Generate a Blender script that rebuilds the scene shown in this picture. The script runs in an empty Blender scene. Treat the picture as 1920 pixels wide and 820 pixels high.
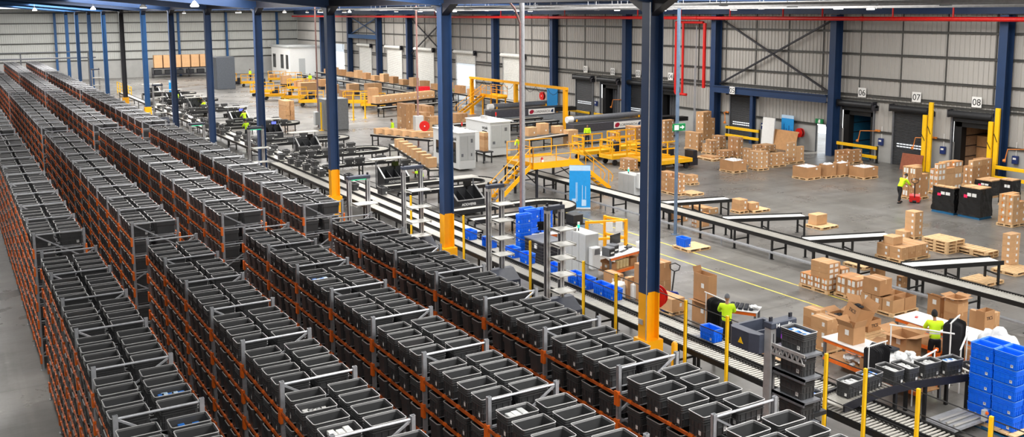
import bpy, bmesh, math, random
import numpy as np
from mathutils import Vector, Matrix
random.seed(7)
rng = np.random.RandomState(5)
C = bpy.context.scene.collection
PI = math.pi
CAMZ = 10.7575

# ------------------------------------------------------------------ materials
MATS = {}
def lin(c):
    return tuple((x/12.92 if x <= .04045 else ((x+.055)/1.055)**2.4) for x in c)
def mat(name, rgb, rough=.6, metal=0., var=.12, scale=6., bump=0., spec=.5, emit=None, estr=0., alpha=None, dirt=None):
    """procedural material: base colour (sRGB 0-1) broken up by noise"""
    if name in MATS: return MATS[name]
    m = bpy.data.materials.new(name); m.use_nodes = True
    nt = m.node_tree; b = nt.nodes['Principled BSDF']
    b.inputs['Roughness'].default_value = rough
    b.inputs['Metallic'].default_value = metal
    b.inputs['Specular IOR Level'].default_value = spec
    c = lin(rgb)
    tc = nt.nodes.new('ShaderNodeTexCoord')
    nz = nt.nodes.new('ShaderNodeTexNoise'); nz.inputs['Scale'].default_value = scale; nz.inputs['Detail'].default_value = 4.
    nt.links.new(tc.outputs['Object'], nz.inputs['Vector'])
    rp = nt.nodes.new('ShaderNodeValToRGB')
    rp.color_ramp.elements[0].position = .3; rp.color_ramp.elements[1].position = .7
    lo = [max(0, x*(1-var)) for x in c]; hi = [min(1, x*(1+var)) for x in c]
    rp.color_ramp.elements[0].color = (*lo, 1); rp.color_ramp.elements[1].color = (*hi, 1)
    nt.links.new(nz.outputs['Fac'], rp.inputs['Fac'])
    nt.links.new(rp.outputs['Color'], b.inputs['Base Color'])
    if bump:
        bp = nt.nodes.new('ShaderNodeBump'); bp.inputs['Strength'].default_value = bump; bp.inputs['Distance'].default_value = .02
        nt.links.new(nz.outputs['Fac'], bp.inputs['Height']); nt.links.new(bp.outputs['Normal'], b.inputs['Normal'])
    if emit:
        b.inputs['Emission Color'].default_value = (*lin(emit), 1); b.inputs['Emission Strength'].default_value = estr
    if alpha is not None:
        b.inputs['Alpha'].default_value = alpha
    MATS[name] = m
    return m

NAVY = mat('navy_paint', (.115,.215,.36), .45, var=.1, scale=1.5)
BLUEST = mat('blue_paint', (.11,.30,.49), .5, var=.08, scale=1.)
DARKST = mat('dark_paint', (.13,.13,.16), .5)
YEL = mat('yellow_paint', (.98,.68,.03), .4, var=.06, scale=2.)
YELP = mat('safety_yellow', (.96,.75,.05), .45, var=.06)
CARTY = mat('cart_yellow', (.93,.70,.05), .5, var=.08)
RED = mat('red_paint', (.80,.10,.08), .35, var=.08)
CLAD = mat('cladding_sheet', (.68,.668,.648), .55, var=.035, scale=.35, metal=.0)
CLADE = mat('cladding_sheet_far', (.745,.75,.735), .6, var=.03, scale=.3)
KNEE = mat('precast_panel', (.66,.66,.65), .8, var=.06, scale=1.2)
GIRT = mat('girt_steel', (.31,.31,.30), .5, metal=.3)
SHUT = mat('shutter_dark', (.235,.24,.25), .5, metal=.2)
SHUTW = mat('shutter_white', (.86,.86,.84), .5)
BLACK = mat('black_rubber', (.07,.07,.075), .6)
DGREY = mat('dark_grey_metal', (.17,.175,.185), .45, metal=.2)
MGREY = mat('mid_grey_metal', (.42,.43,.45), .45, metal=.3)
GALV = mat('galvanised_steel', (.68,.69,.71), .38, metal=.4, var=.12, scale=12)
ALU = mat('aluminium', (.72,.72,.72), .35, metal=.5)
STEELW = mat('roller_zinc', (.72,.71,.68), .35, metal=.35, var=.06)
ORANGE = mat('rack_orange', (.93,.44,.12), .45, var=.12, scale=8)
BEAMO = mat('rack_beam_shaded', (.72,.34,.11), .5, var=.22, scale=3)  # rack orange darkened, aisle shade put into the beam colour
TOTEG = mat('tote_grey_plastic', (.245,.248,.253), .40, var=.07, scale=5)
RIMG = mat('tote_rim_sheen', (.69,.69,.69), .45, var=.08, scale=20)  # pale grey puts the sheen on the tote edges into the colour
TOTEB = mat('tote_blue_plastic', (.04,.42,.93), .4, var=.05)
RIMB = mat('tote_rim_blue', (.36,.60,.95), .4, var=.05)
WHITE = mat('white_paint', (.92,.92,.91), .5, var=.03)
PAPER = mat('white_label', (.90,.90,.89), .7, var=.04, scale=30)
OFFW = mat('machine_white', (.82,.83,.83), .45, var=.02)
LGREY = mat('light_grey_enamel', (.72,.73,.73), .45, var=.03)
CARD = mat('cardboard_kraft', (.745,.575,.405), .85, var=.07, scale=3)
CARD2 = mat('cardboard_brown', (.70,.525,.36), .85, var=.07, scale=3)
CARD3 = mat('cardboard_pale', (.79,.625,.455), .85, var=.06, scale=3)
CARDIN = mat('cardboard_inside', (.60,.44,.30), .9, var=.06)
TAPE = mat('packing_tape', (.80,.65,.48), .3, var=.05)
WOOD = mat('pallet_pine', (.85,.71,.53), .8, var=.16, scale=7)
WOODB = mat('pallet_blue_paint', (.10,.38,.55), .7, var=.15)
PLY = mat('plywood', (.76,.57,.38), .8, var=.1, scale=4)
FILM = mat('black_stretch_film', (.075,.078,.085), .25, var=.3, scale=5, bump=1., spec=.6)
HIVIS = mat('hi_vis_yellow', (.80,.97,.08), .7, var=.05)
HIVISO = mat('hi_vis_orange', (.98,.42,.05), .7, var=.05)
REFL = mat('reflective_tape', (.80,.81,.80), .4)
NAVYC = mat('navy_cloth', (.10,.115,.15), .85, var=.15, scale=14, bump=.3)
BLACKC = mat('black_cloth', (.085,.085,.10), .85, var=.15, scale=14, bump=.3)
SKIN = mat('skin', (.62,.44,.34), .6, var=.05)
HAIR = mat('dark_hair', (.08,.065,.06), .7)
BEANIE = mat('grey_knit', (.42,.43,.45), .9, bump=.4, scale=40)
PLASTIC = mat('clear_poly_bag', (.86,.87,.88), .25, var=.06, bump=.5, scale=12)
BANB = mat('banner_blue', (.10,.57,.85), .5, var=.05)
BLUEB = mat('packet_blue', (.15,.45,.80), .5, var=.1)
PALEB = mat('packet_pale', (.72,.83,.93), .5, var=.05)
PINK = mat('packet_pink', (.95,.35,.50), .5)
SCREEN = mat('monitor_black', (.06,.06,.065), .2)
GREENS = mat('sign_green', (.02,.50,.27), .5)
EBLUE = mat('lit_screen', (.35,.40,.75), .3, emit=(.45,.5,.95), estr=.9)
EGREEN = mat('lit_green_bar', (.2,.85,.6), .3, emit=(.2,.95,.65), estr=1.2)
EVIOLET = mat('lit_violet_bar', (.7,.3,.9), .3, emit=(.75,.25,.95), estr=1.5)
LAMPM = mat('lamp_lens', (1,1,1), .4, emit=(1,.98,.95), estr=6.)

def mat_floor():
    m = bpy.data.materials.new('concrete_floor'); m.use_nodes = True
    nt = m.node_tree; N = nt.nodes; L = nt.links; b = N['Principled BSDF']
    tc = N.new('ShaderNodeTexCoord')
    def noise(scale, detail=6., rough=.6, stretch=None):
        n = N.new('ShaderNodeTexNoise'); n.inputs['Scale'].default_value = scale; n.inputs['Detail'].default_value = detail; n.inputs['Roughness'].default_value = rough
        if stretch:
            mp = N.new('ShaderNodeMapping'); mp.inputs['Scale'].default_value = stretch
            L.new(tc.outputs['Object'], mp.inputs['Vector']); L.new(mp.outputs['Vector'], n.inputs['Vector'])
        else: L.new(tc.outputs['Object'], n.inputs['Vector'])
        return n.outputs['Fac']
    def ramp(f, p0, c0, p1, c1):
        r = N.new('ShaderNodeValToRGB'); e = r.color_ramp.elements
        e[0].position = p0; e[0].color = (*c0, 1); e[1].position = p1; e[1].color = (*c1, 1)
        L.new(f, r.inputs['Fac']); return r.outputs['Color']
    def mix(a, bb, fac=None, f=1., mode='MULTIPLY'):
        x = N.new('ShaderNodeMix'); x.data_type = 'RGBA'; x.blend_type = mode
        L.new(a, x.inputs['A']); L.new(bb, x.inputs['B'])
        if fac is not None: L.new(fac, x.inputs['Factor'])
        else: x.inputs['Factor'].default_value = f
        return x.outputs['Result']
    big = ramp(noise(.09, 5.), .35, lin((.46,.45,.435)), .68, lin((.56,.555,.545)))
    mid = ramp(noise(.55, 8., .65), .3, (.72,.72,.72), .7, (1,1,1))
    fine = ramp(noise(7., 8., .7), .3, (.86,.86,.86), .65, (1,1,1))
    tyre = ramp(noise(.8, 6., .7, (.12, 1.6, 1)), .48, (1,1,1), .72, (.70,.69,.68))
    tyre2 = ramp(noise(.8, 6., .7, (1.6, .12, 1)), .50, (1,1,1), .75, (.76,.75,.74))
    pale_streaks = ramp(noise(.5, 5., .65, (3.2, .10, 1)), .56, (1,1,1), .70, (1.22,1.21,1.18))  # long paler streaks along the length of the hall
    patch = ramp(noise(.16, 3., .5), .42, (.80,.79,.77), .60, (1,1,1))
    specks = ramp(noise(2.2, 2., .4), .70, (1,1,1), .76, (1.35,1.35,1.35))
    c = mix(big, mid); c = mix(c, fine); c = mix(c, tyre); c = mix(c, tyre2); c = mix(c, pale_streaks); c = mix(c, patch); c = mix(c, specks)
    # saw-cut joints
    br = N.new('ShaderNodeTexBrick'); br.offset = 0.; br.inputs['Scale'].default_value = 1.; br.inputs['Brick Width'].default_value = 6.; br.inputs['Row Height'].default_value = 6.
    br.inputs['Mortar Size'].default_value = .02; br.inputs['Color1'].default_value = (1,1,1,1); br.inputs['Color2'].default_value = (1,1,1,1); br.inputs['Mortar'].default_value = (.55,.54,.53,1)
    L.new(tc.outputs['Object'], br.inputs['Vector'])
    c = mix(c, br.outputs['Color'])
    L.new(c, b.inputs['Base Color'])
    rr = ramp(noise(.3, 6.), .35, (.22,.22,.22), .7, (.50,.50,.50))
    L.new(rr, b.inputs['Roughness'])
    b.inputs['Specular IOR Level'].default_value = .5
    return m
FLOORM = mat_floor()

# ------------------------------------------------------------------ mesh builder
class MB:
    def __init__(s): s.v = []; s.f = []; s.m = []
    def quad(s, a, b, c, d, m=0):
        i = len(s.v); s.v += [tuple(a), tuple(b), tuple(c), tuple(d)]; s.f.append((i,i+1,i+2,i+3)); s.m.append(m); return s
    def box(s, x0, y0, z0, x1, y1, z1, m=0):
        if x0 > x1: x0, x1 = x1, x0
        if y0 > y1: y0, y1 = y1, y0
        if z0 > z1: z0, z1 = z1, z0
        i = len(s.v)
        s.v += [(x0,y0,z0),(x1,y0,z0),(x1,y1,z0),(x0,y1,z0),(x0,y0,z1),(x1,y0,z1),(x1,y1,z1),(x0,y1,z1)]
        s.f += [(i,i+3,i+2,i+1),(i+4,i+5,i+6,i+7),(i,i+1,i+5,i+4),(i+1,i+2,i+6,i+5),(i+2,i+3,i+7,i+6),(i+3,i,i+4,i+7)]
        s.m += [m]*6; return s
    def bbox(s, x0, y0, z0, x1, y1, z1, r=.01, m=0):
        """box with chamfered edges"""
        bm = bmesh.new(); bmesh.ops.create_cube(bm, size=1.)
        for v in bm.verts:
            v.co = Vector((x0+(v.co.x+.5)*(x1-x0), y0+(v.co.y+.5)*(y1-y0), z0+(v.co.z+.5)*(z1-z0)))
        bmesh.ops.bevel(bm, geom=bm.edges[:], offset=r, segments=1, affect='EDGES')
        s.bm(bm, m); bm.free(); return s
    def bm(s, bm, m=0):
        i = len(s.v); bm.verts.ensure_lookup_table(); bm.verts.index_update()
        s.v += [tuple(v.co) for v in bm.verts]
        for f in bm.faces: s.f.append(tuple(i+v.index for v in f.verts)); s.m.append(m)
        return s
    def bar(s, p, q, w, h=None, m=0, up=(0,0,1)):
        """square bar from p to q"""
        h = w if h is None else h
        p = Vector(p); q = Vector(q); d = (q-p).normalized(); u = Vector(up)
        if abs(d.dot(u)) > .99: u = Vector((0,1,0)) if abs(d.y) < .9 else Vector((1,0,0))
        a = d.cross(u).normalized()*(w/2); b = a.cross(d).normalized()*(h/2)
        i = len(s.v)
        for c in (p, q):
            for k, l in ((-1,-1),(1,-1),(1,1),(-1,1)): s.v.append(tuple(c+a*k+b*l))
        s.f += [(i,i+1,i+2,i+3),(i+7,i+6,i+5,i+4),(i,i+4,i+5,i+1),(i+1,i+5,i+6,i+2),(i+2,i+6,i+7,i+3),(i+3,i+7,i+4,i)]
        s.m += [m]*6; return s
    def tube(s, pts, r, n=8, m=0, cap=True):
        """round tube along points; r number or list"""
        P = [Vector(p) for p in pts]; i0 = len(s.v); prev = None
        for k, p in enumerate(P):
            d = (P[min(k+1, len(P)-1)]-P[max(k-1, 0)]).normalized()
            if prev is None:
                u = Vector((0,0,1)) if abs(d.z) < .9 else Vector((1,0,0)); a = d.cross(u).normalized()
            else: a = (prev - d*prev.dot(d)).normalized()
            prev = a; b = d.cross(a)
            rr = r[k] if isinstance(r, (list, tuple)) else r
            for j in range(n):
                t = 2*PI*j/n; s.v.append(tuple(p+a*math.cos(t)*rr+b*math.sin(t)*rr))
        for k in range(len(P)-1):
            for j in range(n):
                a0 = i0+k*n+j; a1 = i0+k*n+(j+1) % n
                s.f.append((a0, a1, a1+n, a0+n)); s.m.append(m)
        if cap:
            s.f.append(tuple(i0+n-1-j for j in range(n))); s.m.append(m)
            s.f.append(tuple(i0+(len(P)-1)*n+j for j in range(n))); s.m.append(m)
        return s
    def prism(s, poly, axis, a, b, m=0):
        """extrude a 2D polygon along an axis: axis 0: poly=(y,z), 1: (x,z), 2: (x,y)"""
        def mk(p, t):
            return (t,p[0],p[1]) if axis == 0 else ((p[0],t,p[1]) if axis == 1 else (p[0],p[1],t))
        i = len(s.v); n = len(poly)
        s.v += [mk(p, a) for p in poly]+[mk(p, b) for p in poly]
        s.f.append(tuple(range(i+n-1, i-1, -1))); s.f.append(tuple(range(i+n, i+2*n))); s.m += [m, m]
        for k in range(n):
            l = (k+1) % n; s.f.append((i+k, i+l, i+n+l, i+n+k)); s.m.append(m)
        return s
    def xf(s, M, i0=0):
        for k in range(i0, len(s.v)): s.v[k] = tuple(M @ Vector(s.v[k]))
        return s
    def add(s, o, off=(0,0,0), m0=0):
        i = len(s.v); s.v += [(x+off[0], y+off[1], z+off[2]) for x, y, z in o.v]
        s.f += [tuple(i+j for j in f) for f in o.f]; s.m += [k+m0 for k in o.m]; return s
    def mesh(s, name, mats):
        me = bpy.data.meshes.new(name); me.from_pydata(s.v, [], s.f)
        for k in (mats if isinstance(mats, (list, tuple)) else [mats]): me.materials.append(k)
        if any(s.m): me.polygons.foreach_set('material_index', s.m)
        me.update(); return me
def fixn(me):
    bm = bmesh.new(); bm.from_mesh(me); bmesh.ops.recalc_face_normals(bm, faces=bm.faces[:]); bm.to_mesh(me); bm.free()
def smooth(me, ang=40):
    me.polygons.foreach_set('use_smooth', [True]*len(me.polygons))
    try: me.set_sharp_from_angle(angle=math.radians(ang))
    except Exception: pass
def tag(o, label, cat=None, group=None, kind=None):
    if label: o['label'] = label
    if cat: o['category'] = cat
    if group: o['group'] = group
    if kind: o['kind'] = kind
    return o
def obj(name, mb, mats, parent=None, loc=None, rz=0, sm=None):
    me = mb if isinstance(mb, bpy.types.Mesh) else mb.mesh(name, mats)
    if not isinstance(mb, bpy.types.Mesh): fixn(me)
    if sm: smooth(me, sm)
    o = bpy.data.objects.new(name, me); C.objects.link(o)
    if parent: o.parent = parent
    if loc: o.location = loc
    o.rotation_euler.z = rz
    return o
def thing(name, label, cat, loc=(0,0,0), rz=0, group=None):
    o = bpy.data.objects.new(name, None); C.objects.link(o); o.location = loc; o.rotation_euler.z = rz
    o.empty_display_size = .2
    return tag(o, label, cat, group)
def single(name, mb, mats, label, cat, loc=None, rz=0, group=None, sm=None):
    return tag(obj(name, mb, mats, None, loc, rz, sm), label, cat, group)
def struct(name, mb, mats, sm=None):
    o = obj(name, mb, mats, sm=sm); o['kind'] = 'structure'; return o
KIDS = {}
def dup(root, loc, rz=0, label=None, group=None):
    r = root.copy(); C.objects.link(r); r.location = loc; r.rotation_euler.z = rz
    if label: r['label'] = label
    if group: r['group'] = group
    if root.name not in KIDS: KIDS[root.name] = [(c, list(c.children)) for c in root.children]
    for ch, gs in KIDS[root.name]:
        c = ch.copy(); C.objects.link(c); c.parent = r
        for g in gs:
            d = g.copy(); C.objects.link(d); d.parent = c
    return r
class Proto:
    """first call hands out the source itself, later calls copies"""
    def __init__(s, root): s.root = root; s.used = False
    def put(s, loc, rz=0, label=None, group=None):
        if not s.used:
            s.used = True; s.root.location = loc; s.root.rotation_euler.z = rz
            if label: s.root['label'] = label
            if group: s.root['group'] = group
            return s.root
        return dup(s.root, loc, rz, label, group)
ORD = ['first','second','third','fourth','fifth','sixth','seventh','eighth','ninth','tenth','eleventh','twelfth','thirteenth','fourteenth','fifteenth','sixteenth']
# ------------------------------------------------------------------ camera
F_PX, PIT, YAW, ROL, CYP = 1788.9958, .132354, .538861, -.005382, 259.8373
fw = Vector((math.sin(YAW)*math.cos(PIT), math.cos(YAW)*math.cos(PIT), -math.sin(PIT)))
rt = Vector((math.cos(YAW), -math.sin(YAW), 0)); up = rt.cross(fw)
r2 = rt*math.cos(ROL)+up*math.sin(ROL); u2 = up*math.cos(ROL)-rt*math.sin(ROL)
cam = bpy.data.cameras.new('camera'); cam.sensor_width = 36.; cam.lens = F_PX/1920*36; cam.shift_y = -(410-CYP)/1920
cam.clip_start = .1; cam.clip_end = 600
co = bpy.data.objects.new('camera', cam); C.objects.link(co)
M = Matrix.Identity(4)
for i in range(3): M[i][0] = r2[i]; M[i][1] = u2[i]; M[i][2] = -fw[i]
M[2][3] = CAMZ
co.matrix_world = M
bpy.context.scene.camera = co
def px(p):
    d = Vector(p)-Vector((0,0,CAMZ)); z = d.dot(fw)
    return 960+F_PX*d.dot(r2)/z, CYP-F_PX*d.dot(u2)/z, z
# ------------------------------------------------------------------ the building
XW, YE, ZT = 57., 172., 11.6
mb = MB(); mb.quad((-30,-12,0),(66,-12,0),(66,176,0),(-30,176,0)); struct('floor', mb, FLOORM)
def corr(mb, axis, pos, a0, a1, z0, z1, per=.36, dep=.05, m=0, sgn=1):
    """trapezoidal sheet between a0..a1, ribs standing towards the room"""
    n = max(1, int(round((a1-a0)/per))); p = (a1-a0)/n; pts = []
    for k in range(n):
        a = a0+k*p; pts += [(a,0),(a+.62*p,0),(a+.70*p,-dep),(a+.92*p,-dep)]
    pts.append((a1,0))
    i = len(mb.v)
    for a, d in pts:
        for z in (z0, z1): mb.v.append((pos+sgn*d, a, z) if axis == 1 else (a, pos+sgn*d, z))
    for k in range(len(pts)-1):
        mb.f.append((i+2*k, i+2*k+2, i+2*k+3, i+2*k+1)); mb.m.append(m)
# openings in the dock wall: y0, y1, top
DOCK = {'01':(79.05,82.0),'02':(74.75,77.7),'03':(70.3,73.1),'04':(66.1,68.8),'05':(56.45,59.2),'06':(44.85,47.65),'07':(40.35,43.1),'08':(35.8,38.6)}
FAR = [(136.9,141.9),(125.7,131.0),(115.4,120.9),(103.85,108.95),(92.3,97.0)]
openings = [(a,b,3.85) for a, b in DOCK.values()]+[(49.1,50.05,2.16)]+[(a,b,5.55) for a, b in FAR]+[(148.6,156.5,5.6)]
openings.sort()
mb = MB()
def wall_piece(y0, y1, z0, z1):
    if y1-y0 < .01 or z1-z0 < .01: return
    corr(mb, 1, XW, y0, y1, z0, z1)
y = 14.
knee = MB()
for a, b, t in openings:
    if y < a:
        kz = 2.05 if a < 90 else 0.
        if kz: knee.box(XW-.02, y, 0, XW+.16, a, kz)
        wall_piece(y, a, kz, ZT)
    wall_piece(a, b, t, ZT); y = b
wall_piece(y, YE, 0, ZT)
struct('wall_right', mb, CLAD)
struct('wall_right_base', knee, KNEE)
mb = MB(); corr(mb, 0, YE, -30, XW+1, 3.1, ZT, per=.32); struct('wall_back', mb, CLADE)
mb = MB(); mb.box(-30, YE-.04, 0, XW+1, YE+.2, 3.12); struct('wall_back_base', mb, KNEE)
# girts: one long steel channel each
for k, (z, h) in enumerate(((2.12,.16),(4.32,.14),(4.62,.20),(5.87,.16),(7.59,.16),(9.22,.16),(10.75,.3))):
    mb = MB(); y = 14.
    for a, b, t in openings:
        if t > z-.1:
            if y < a: mb.box(XW-.12, y, z-h/2, XW-.005, a, z+h/2); mb.box(XW-.12, y, z+h/2-.02, XW-.17, a, z+h/2)
            y = b
    mb.box(XW-.12, y, z-h/2, XW-.005, YE-.2, z+h/2); mb.box(XW-.12, y, z+h/2-.02, XW-.17, YE-.2, z+h/2)
    struct('trim_%d' % (k+1), mb, GIRT)
for k, z in enumerate((3.1, 4.5, 6.0, 7.6, 9.25, 10.9)):
    mb = MB(); mb.box(-30, YE-.16, z-.09, XW-.2, YE-.045, z+.09); struct('trim_%d' % (k+8), mb, GIRT)
mb = MB()
for k in range(38):
    yy = 22.2+3.43*k
    if min(abs(yy-c_) for c_ in (35.0,48.05,60.65,72.95,85.6,98.2,110.8,122.3,133.0,144.8)) > .6: mb.box(XW-.10, yy-.035, 4.75, XW-.055, yy+.035, 10.6)
struct('trim_40', mb, GIRT)
# ---- columns
def hcol(mb, x, y, z0, z1, bw, bd, t=.03, m=0, along='x'):
    """I-section: flanges bw wide, bd deep"""
    if along == 'x':
        mb.box(x-bd/2, y-bw/2, z0, x-bd/2+t, y+bw/2, z1, m); mb.box(x+bd/2-t, y-bw/2, z0, x+bd/2, y+bw/2, z1, m); mb.box(x-bd/2+t, y-t/2, z0, x+bd/2-t, y+t/2, z1, m)
    else:
        mb.box(x-bw/2, y-bd/2, z0, x+bw/2, y-bd/2+t, z1, m); mb.box(x-bw/2, y+bd/2-t, z0, x+bw/2, y+bd/2, z1, m); mb.box(x-t/2, y-bd/2+t, z0, x+t/2, y+bd/2-t, z1, m)
DC = [35.0,48.05,60.65,72.95,85.6,98.2,110.8,122.3,133.0,144.8,157.5]
dcn = ['eastern']*20
for k, y in enumerate(DC):
    mb = MB(); hcol(mb, 56.45, y, 0, 10.4, .55, .75)
    o = obj('column', mb, NAVY); tag(o, 'navy steel wall column, %s along the dock wall from the right edge' % ORD[k], 'column', 'navy columns along the dock wall', 'structure')
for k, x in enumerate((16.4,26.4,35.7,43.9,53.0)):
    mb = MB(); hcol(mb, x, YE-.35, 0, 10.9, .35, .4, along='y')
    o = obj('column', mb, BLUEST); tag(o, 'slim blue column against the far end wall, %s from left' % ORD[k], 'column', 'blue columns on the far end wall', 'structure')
CY0, CSP, CX = 21.42, 13.12, 17.5
for k in range(-1, 12):
    y = CY0+CSP*k
    t = thing('column', 'navy interior column with yellow foot, %s of the line counted from the viewer' % ORD[k+1], 'column', (CX, y, 0), 0, 'interior column line')
    t['kind'] = 'structure'
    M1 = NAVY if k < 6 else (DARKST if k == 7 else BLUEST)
    mb = MB(); zy = 2.5 if k < 3 else (.55 if k < 6 else (1.5 if k < 8 else .3)); hcol(mb, 0, 0, zy, 11.1, .40, .46, along='x'); obj('column_shaft', mb, M1, t)
    mb = MB(); mb.box(-.31, -.31, 0, .31, .31, min(zy, 1.1) if k < 6 else zy)
    hcol(mb, 0, 0, 1.1, zy, .404, .464, along='x') if zy > 1.2 else None; obj('yellow_guard', mb, YEL, t)
    if k == 0:
        mb = MB(); mb.tube([(-.25,-.19,1.1),(-.25,-.19,11)], .014, 6); mb.box(-.26,-.02,1.55,-.22,.16,1.7); obj('conduit', mb, ALU, t)  # pale conduit, doubling as a highlight down the column's near corner
# ---- roof
mb = MB(); mb.box(CX-.2, 2, 11.06, CX+.2, YE-.3, 11.1); mb.box(CX-.02, 2, 11.1, CX+.02, YE-.3, 11.95); mb.box(CX-.2, 2, 11.95, CX+.2, YE-.3, 12.0)
for k in range(-1, 12):
    y = CY0+CSP*k
    for d in (-1, 1): mb.prism([(y, 11.06),(y+d*.9, 11.06),(y, 10.6)], 0, CX-.18, CX+.18)
struct('trim_14', mb, DARKST)
for k in range(-1, 12):
    y = CY0+CSP*k; mb = MB()
    z0, sl = 10.98, .095
    def zz(x): return z0+(CX-x)*sl
    xa = -26.
    mb.prism([(CX, zz(CX)),(xa, zz(xa)),(xa, zz(xa)+.04),(CX, zz(CX)+.04)], 1, y-.2, y+.2)
    mb.prism([(CX, zz(CX)+.04),(xa, zz(xa)+.04),(xa, zz(xa)+.8),(CX, zz(CX)+.8)], 1, y-.02, y+.02)
    mb.prism([(CX, zz(CX)+.8),(xa, zz(xa)+.8),(xa, zz(xa)+.84),(CX, zz(CX)+.84)], 1, y-.2, y+.2)
    struct('beam_%d' % (k+2), mb, NAVY if k < 7 else BLUEST)  # far rafters take the lighter blue, their lit look put into the colour
    mb = MB()
    mb.box(CX+.2, y-.15, 11.2, XW-.6, y+.15, 11.25); mb.box(CX+.2, y-.02, 11.25, XW-.6, y+.02, 11.8); mb.box(CX+.2, y-.15, 11.8, XW-.6, y+.15, 11.85)
    struct('beam_%d' % (k+20), mb, NAVY)
mb = MB()
mb.box(56.2, 14, 10.45, 56.7, YE-.3, 11.2); struct('beam_60', mb, NAVY)
ROOFM = mat('roof_sheet', (.36,.36,.37), .6)
mb = MB()
mb.prism([(CX, 12.1),(-30, 12.1+47.5*.095),(-30, 12.25+47.5*.095),(CX, 12.25)], 1, -12, YE+.3)
mb.box(CX, -12, 12.1, XW+2, YE+.3, 12.25)
struct('ceiling', mb, ROOFM)

mb = MB(); mb.box(-9.2, -10, 0, -9, YE, 14.6); struct('wall_left', mb, CLADE)
mb = MB(); mb.box(-9, -10.2, 0, 66, -10, 14.6); struct('wall_front', mb, CLADE)
mb = MB(); mb.box(65.8, -10, 0, 66, 14, 12.2); mb.box(XW, 13.8, 0, 66, 14, 12.2); struct('wall_right_return', mb, CLADE)
# ------------------------------------------------------------------ totes
TL, TW, TH = .64, .405, .40          # long side, short side, height
def rrect(x0, y0, x1, y1, r, n=3):
    out = []
    for cx, cy, a0 in ((x1-r,y1-r,0),(x0+r,y1-r,90),(x0+r,y0+r,180),(x1-r,y0+r,270)):
        for k in range(n+1):
            a = math.radians(a0+90*k/n); out.append((cx+r*math.cos(a), cy+r*math.sin(a)))
    return out
def loft(mb, rings, m=0, cap0=False, cap1=False):
    i = len(mb.v); n = len(rings[0])
    for r in rings: mb.v += r
    for k in range(len(rings)-1):
        for j in range(n):
            l = (j+1) % n; mb.f.append((i+k*n+j, i+k*n+l, i+(k+1)*n+l, i+(k+1)*n+j)); mb.m.append(m)
    if cap0: mb.f.append(tuple(i+n-1-j for j in range(n))); mb.m.append(m)
    if cap1: mb.f.append(tuple(i+(len(rings)-1)*n+j for j in range(n))); mb.m.append(m)
def tote_body(L=TL, W=TW, H=TH, seg=3):
    mb = MB(); R = .045
    def ring(e, z, r=R): return [(x, y, z) for x, y in rrect(-L/2-e, -W/2-e, L/2+e, W/2+e, max(.01, r+e), seg)]
    t = -.028
    rings = [ring(-.032, 0), ring(-.030, .02), ring(-.020, H*.62), ring(-.006, H*.625), ring(-.006, H*.66), ring(-.02, H*.665), ring(-.019, H*.73), ring(-.004, H*.735), ring(-.004, H*.77), ring(-.018, H*.775),
             ring(-.017, H*.84), ring(-.003, H*.845), ring(-.003, H*.88), ring(-.014, H*.885), ring(-.012, H*.955), ring(0, H*.96), ring(0, H-.004)]
    loft(mb, rings, cap0=True)
    inner = [ring(-.010, H-.004), ring(-.030, H-.03), ring(-.048, .03)]
    loft(mb, inner, cap1=True)
    # vertical ribs on the walls below the bands
    for k in range(5):
        x = -L/2+.07+(L-.14)*k/4
        for s in (-1, 1): mb.box(x-.006, s*(W/2-.028), .01, x+.006, s*(W/2-.008), H*.62)
    for k in range(4):
        y = -W/2+.06+(W-.12)*k/3
        for s in (-1, 1): mb.box(s*(L/2-.028), y-.006, .01, s*(L/2-.008), y+.006, H*.62)
    for s in (-1, 1):
        mb.box(-L/2+.03, s*(W/2-.026), H*.32, L/2-.03, s*(W/2-.012), H*.35)
        mb.box(s*(L/2-.026), -W/2+.03, H*.32, s*(L/2-.012), W/2-.03, H*.35)
    return mb
def tote_rim(L=TL, W=TW, H=TH, seg=3):
    mb = MB(); R = .045
    def ring(e, z): return [(x, y, z) for x, y in rrect(-L/2-e, -W/2-e, L/2+e, W/2+e, max(.01, R+e), seg)]
    loft(mb, [ring(.001, H-.012), ring(.001, H), ring(-.011, H), ring(-.011, H-.012)])
    return mb
_tb = tote_body().mesh('tote_body', TOTEG); fixn(_tb); _tr = tote_rim().mesh('tote_rim', RIMG); fixn(_tr)
_tbb = tote_body().mesh('blue_tote_body', TOTEB); fixn(_tbb); _trb = tote_rim().mesh('blue_tote_rim', RIMB); fixn(_trb)
def label_mesh():
    mb = MB(); mb.box(-.034, -.002, -.045, .034, .002, .045, 0)
    for a, b in ((-.02,-.01),(-.004,.002),(.006,.018)): mb.box(a, -.003, -.02, b, -.0015, .02, 1)
    return mb.mesh('label', [PAPER, MGREY])
_lb = label_mesh()
def make_tote(body, rim, name, big=True):
    t = thing(name, 'tote', 'tote')
    obj('body', body, None, t); obj('rim', rim, None, t)
    if big:
        o = obj('label', _lb, None, t, (.17, -TW/2-.002+.022, .095))
        o = obj('label', _lb, None, t, (-TL/2+.018, -.10, .095), PI/2)
    return t
P_TOTE = Proto(make_tote(_tb, _tr, 'storage_tote')); P_BLUE = Proto(make_tote(_tbb, _trb, 'blue_tote'))
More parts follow.
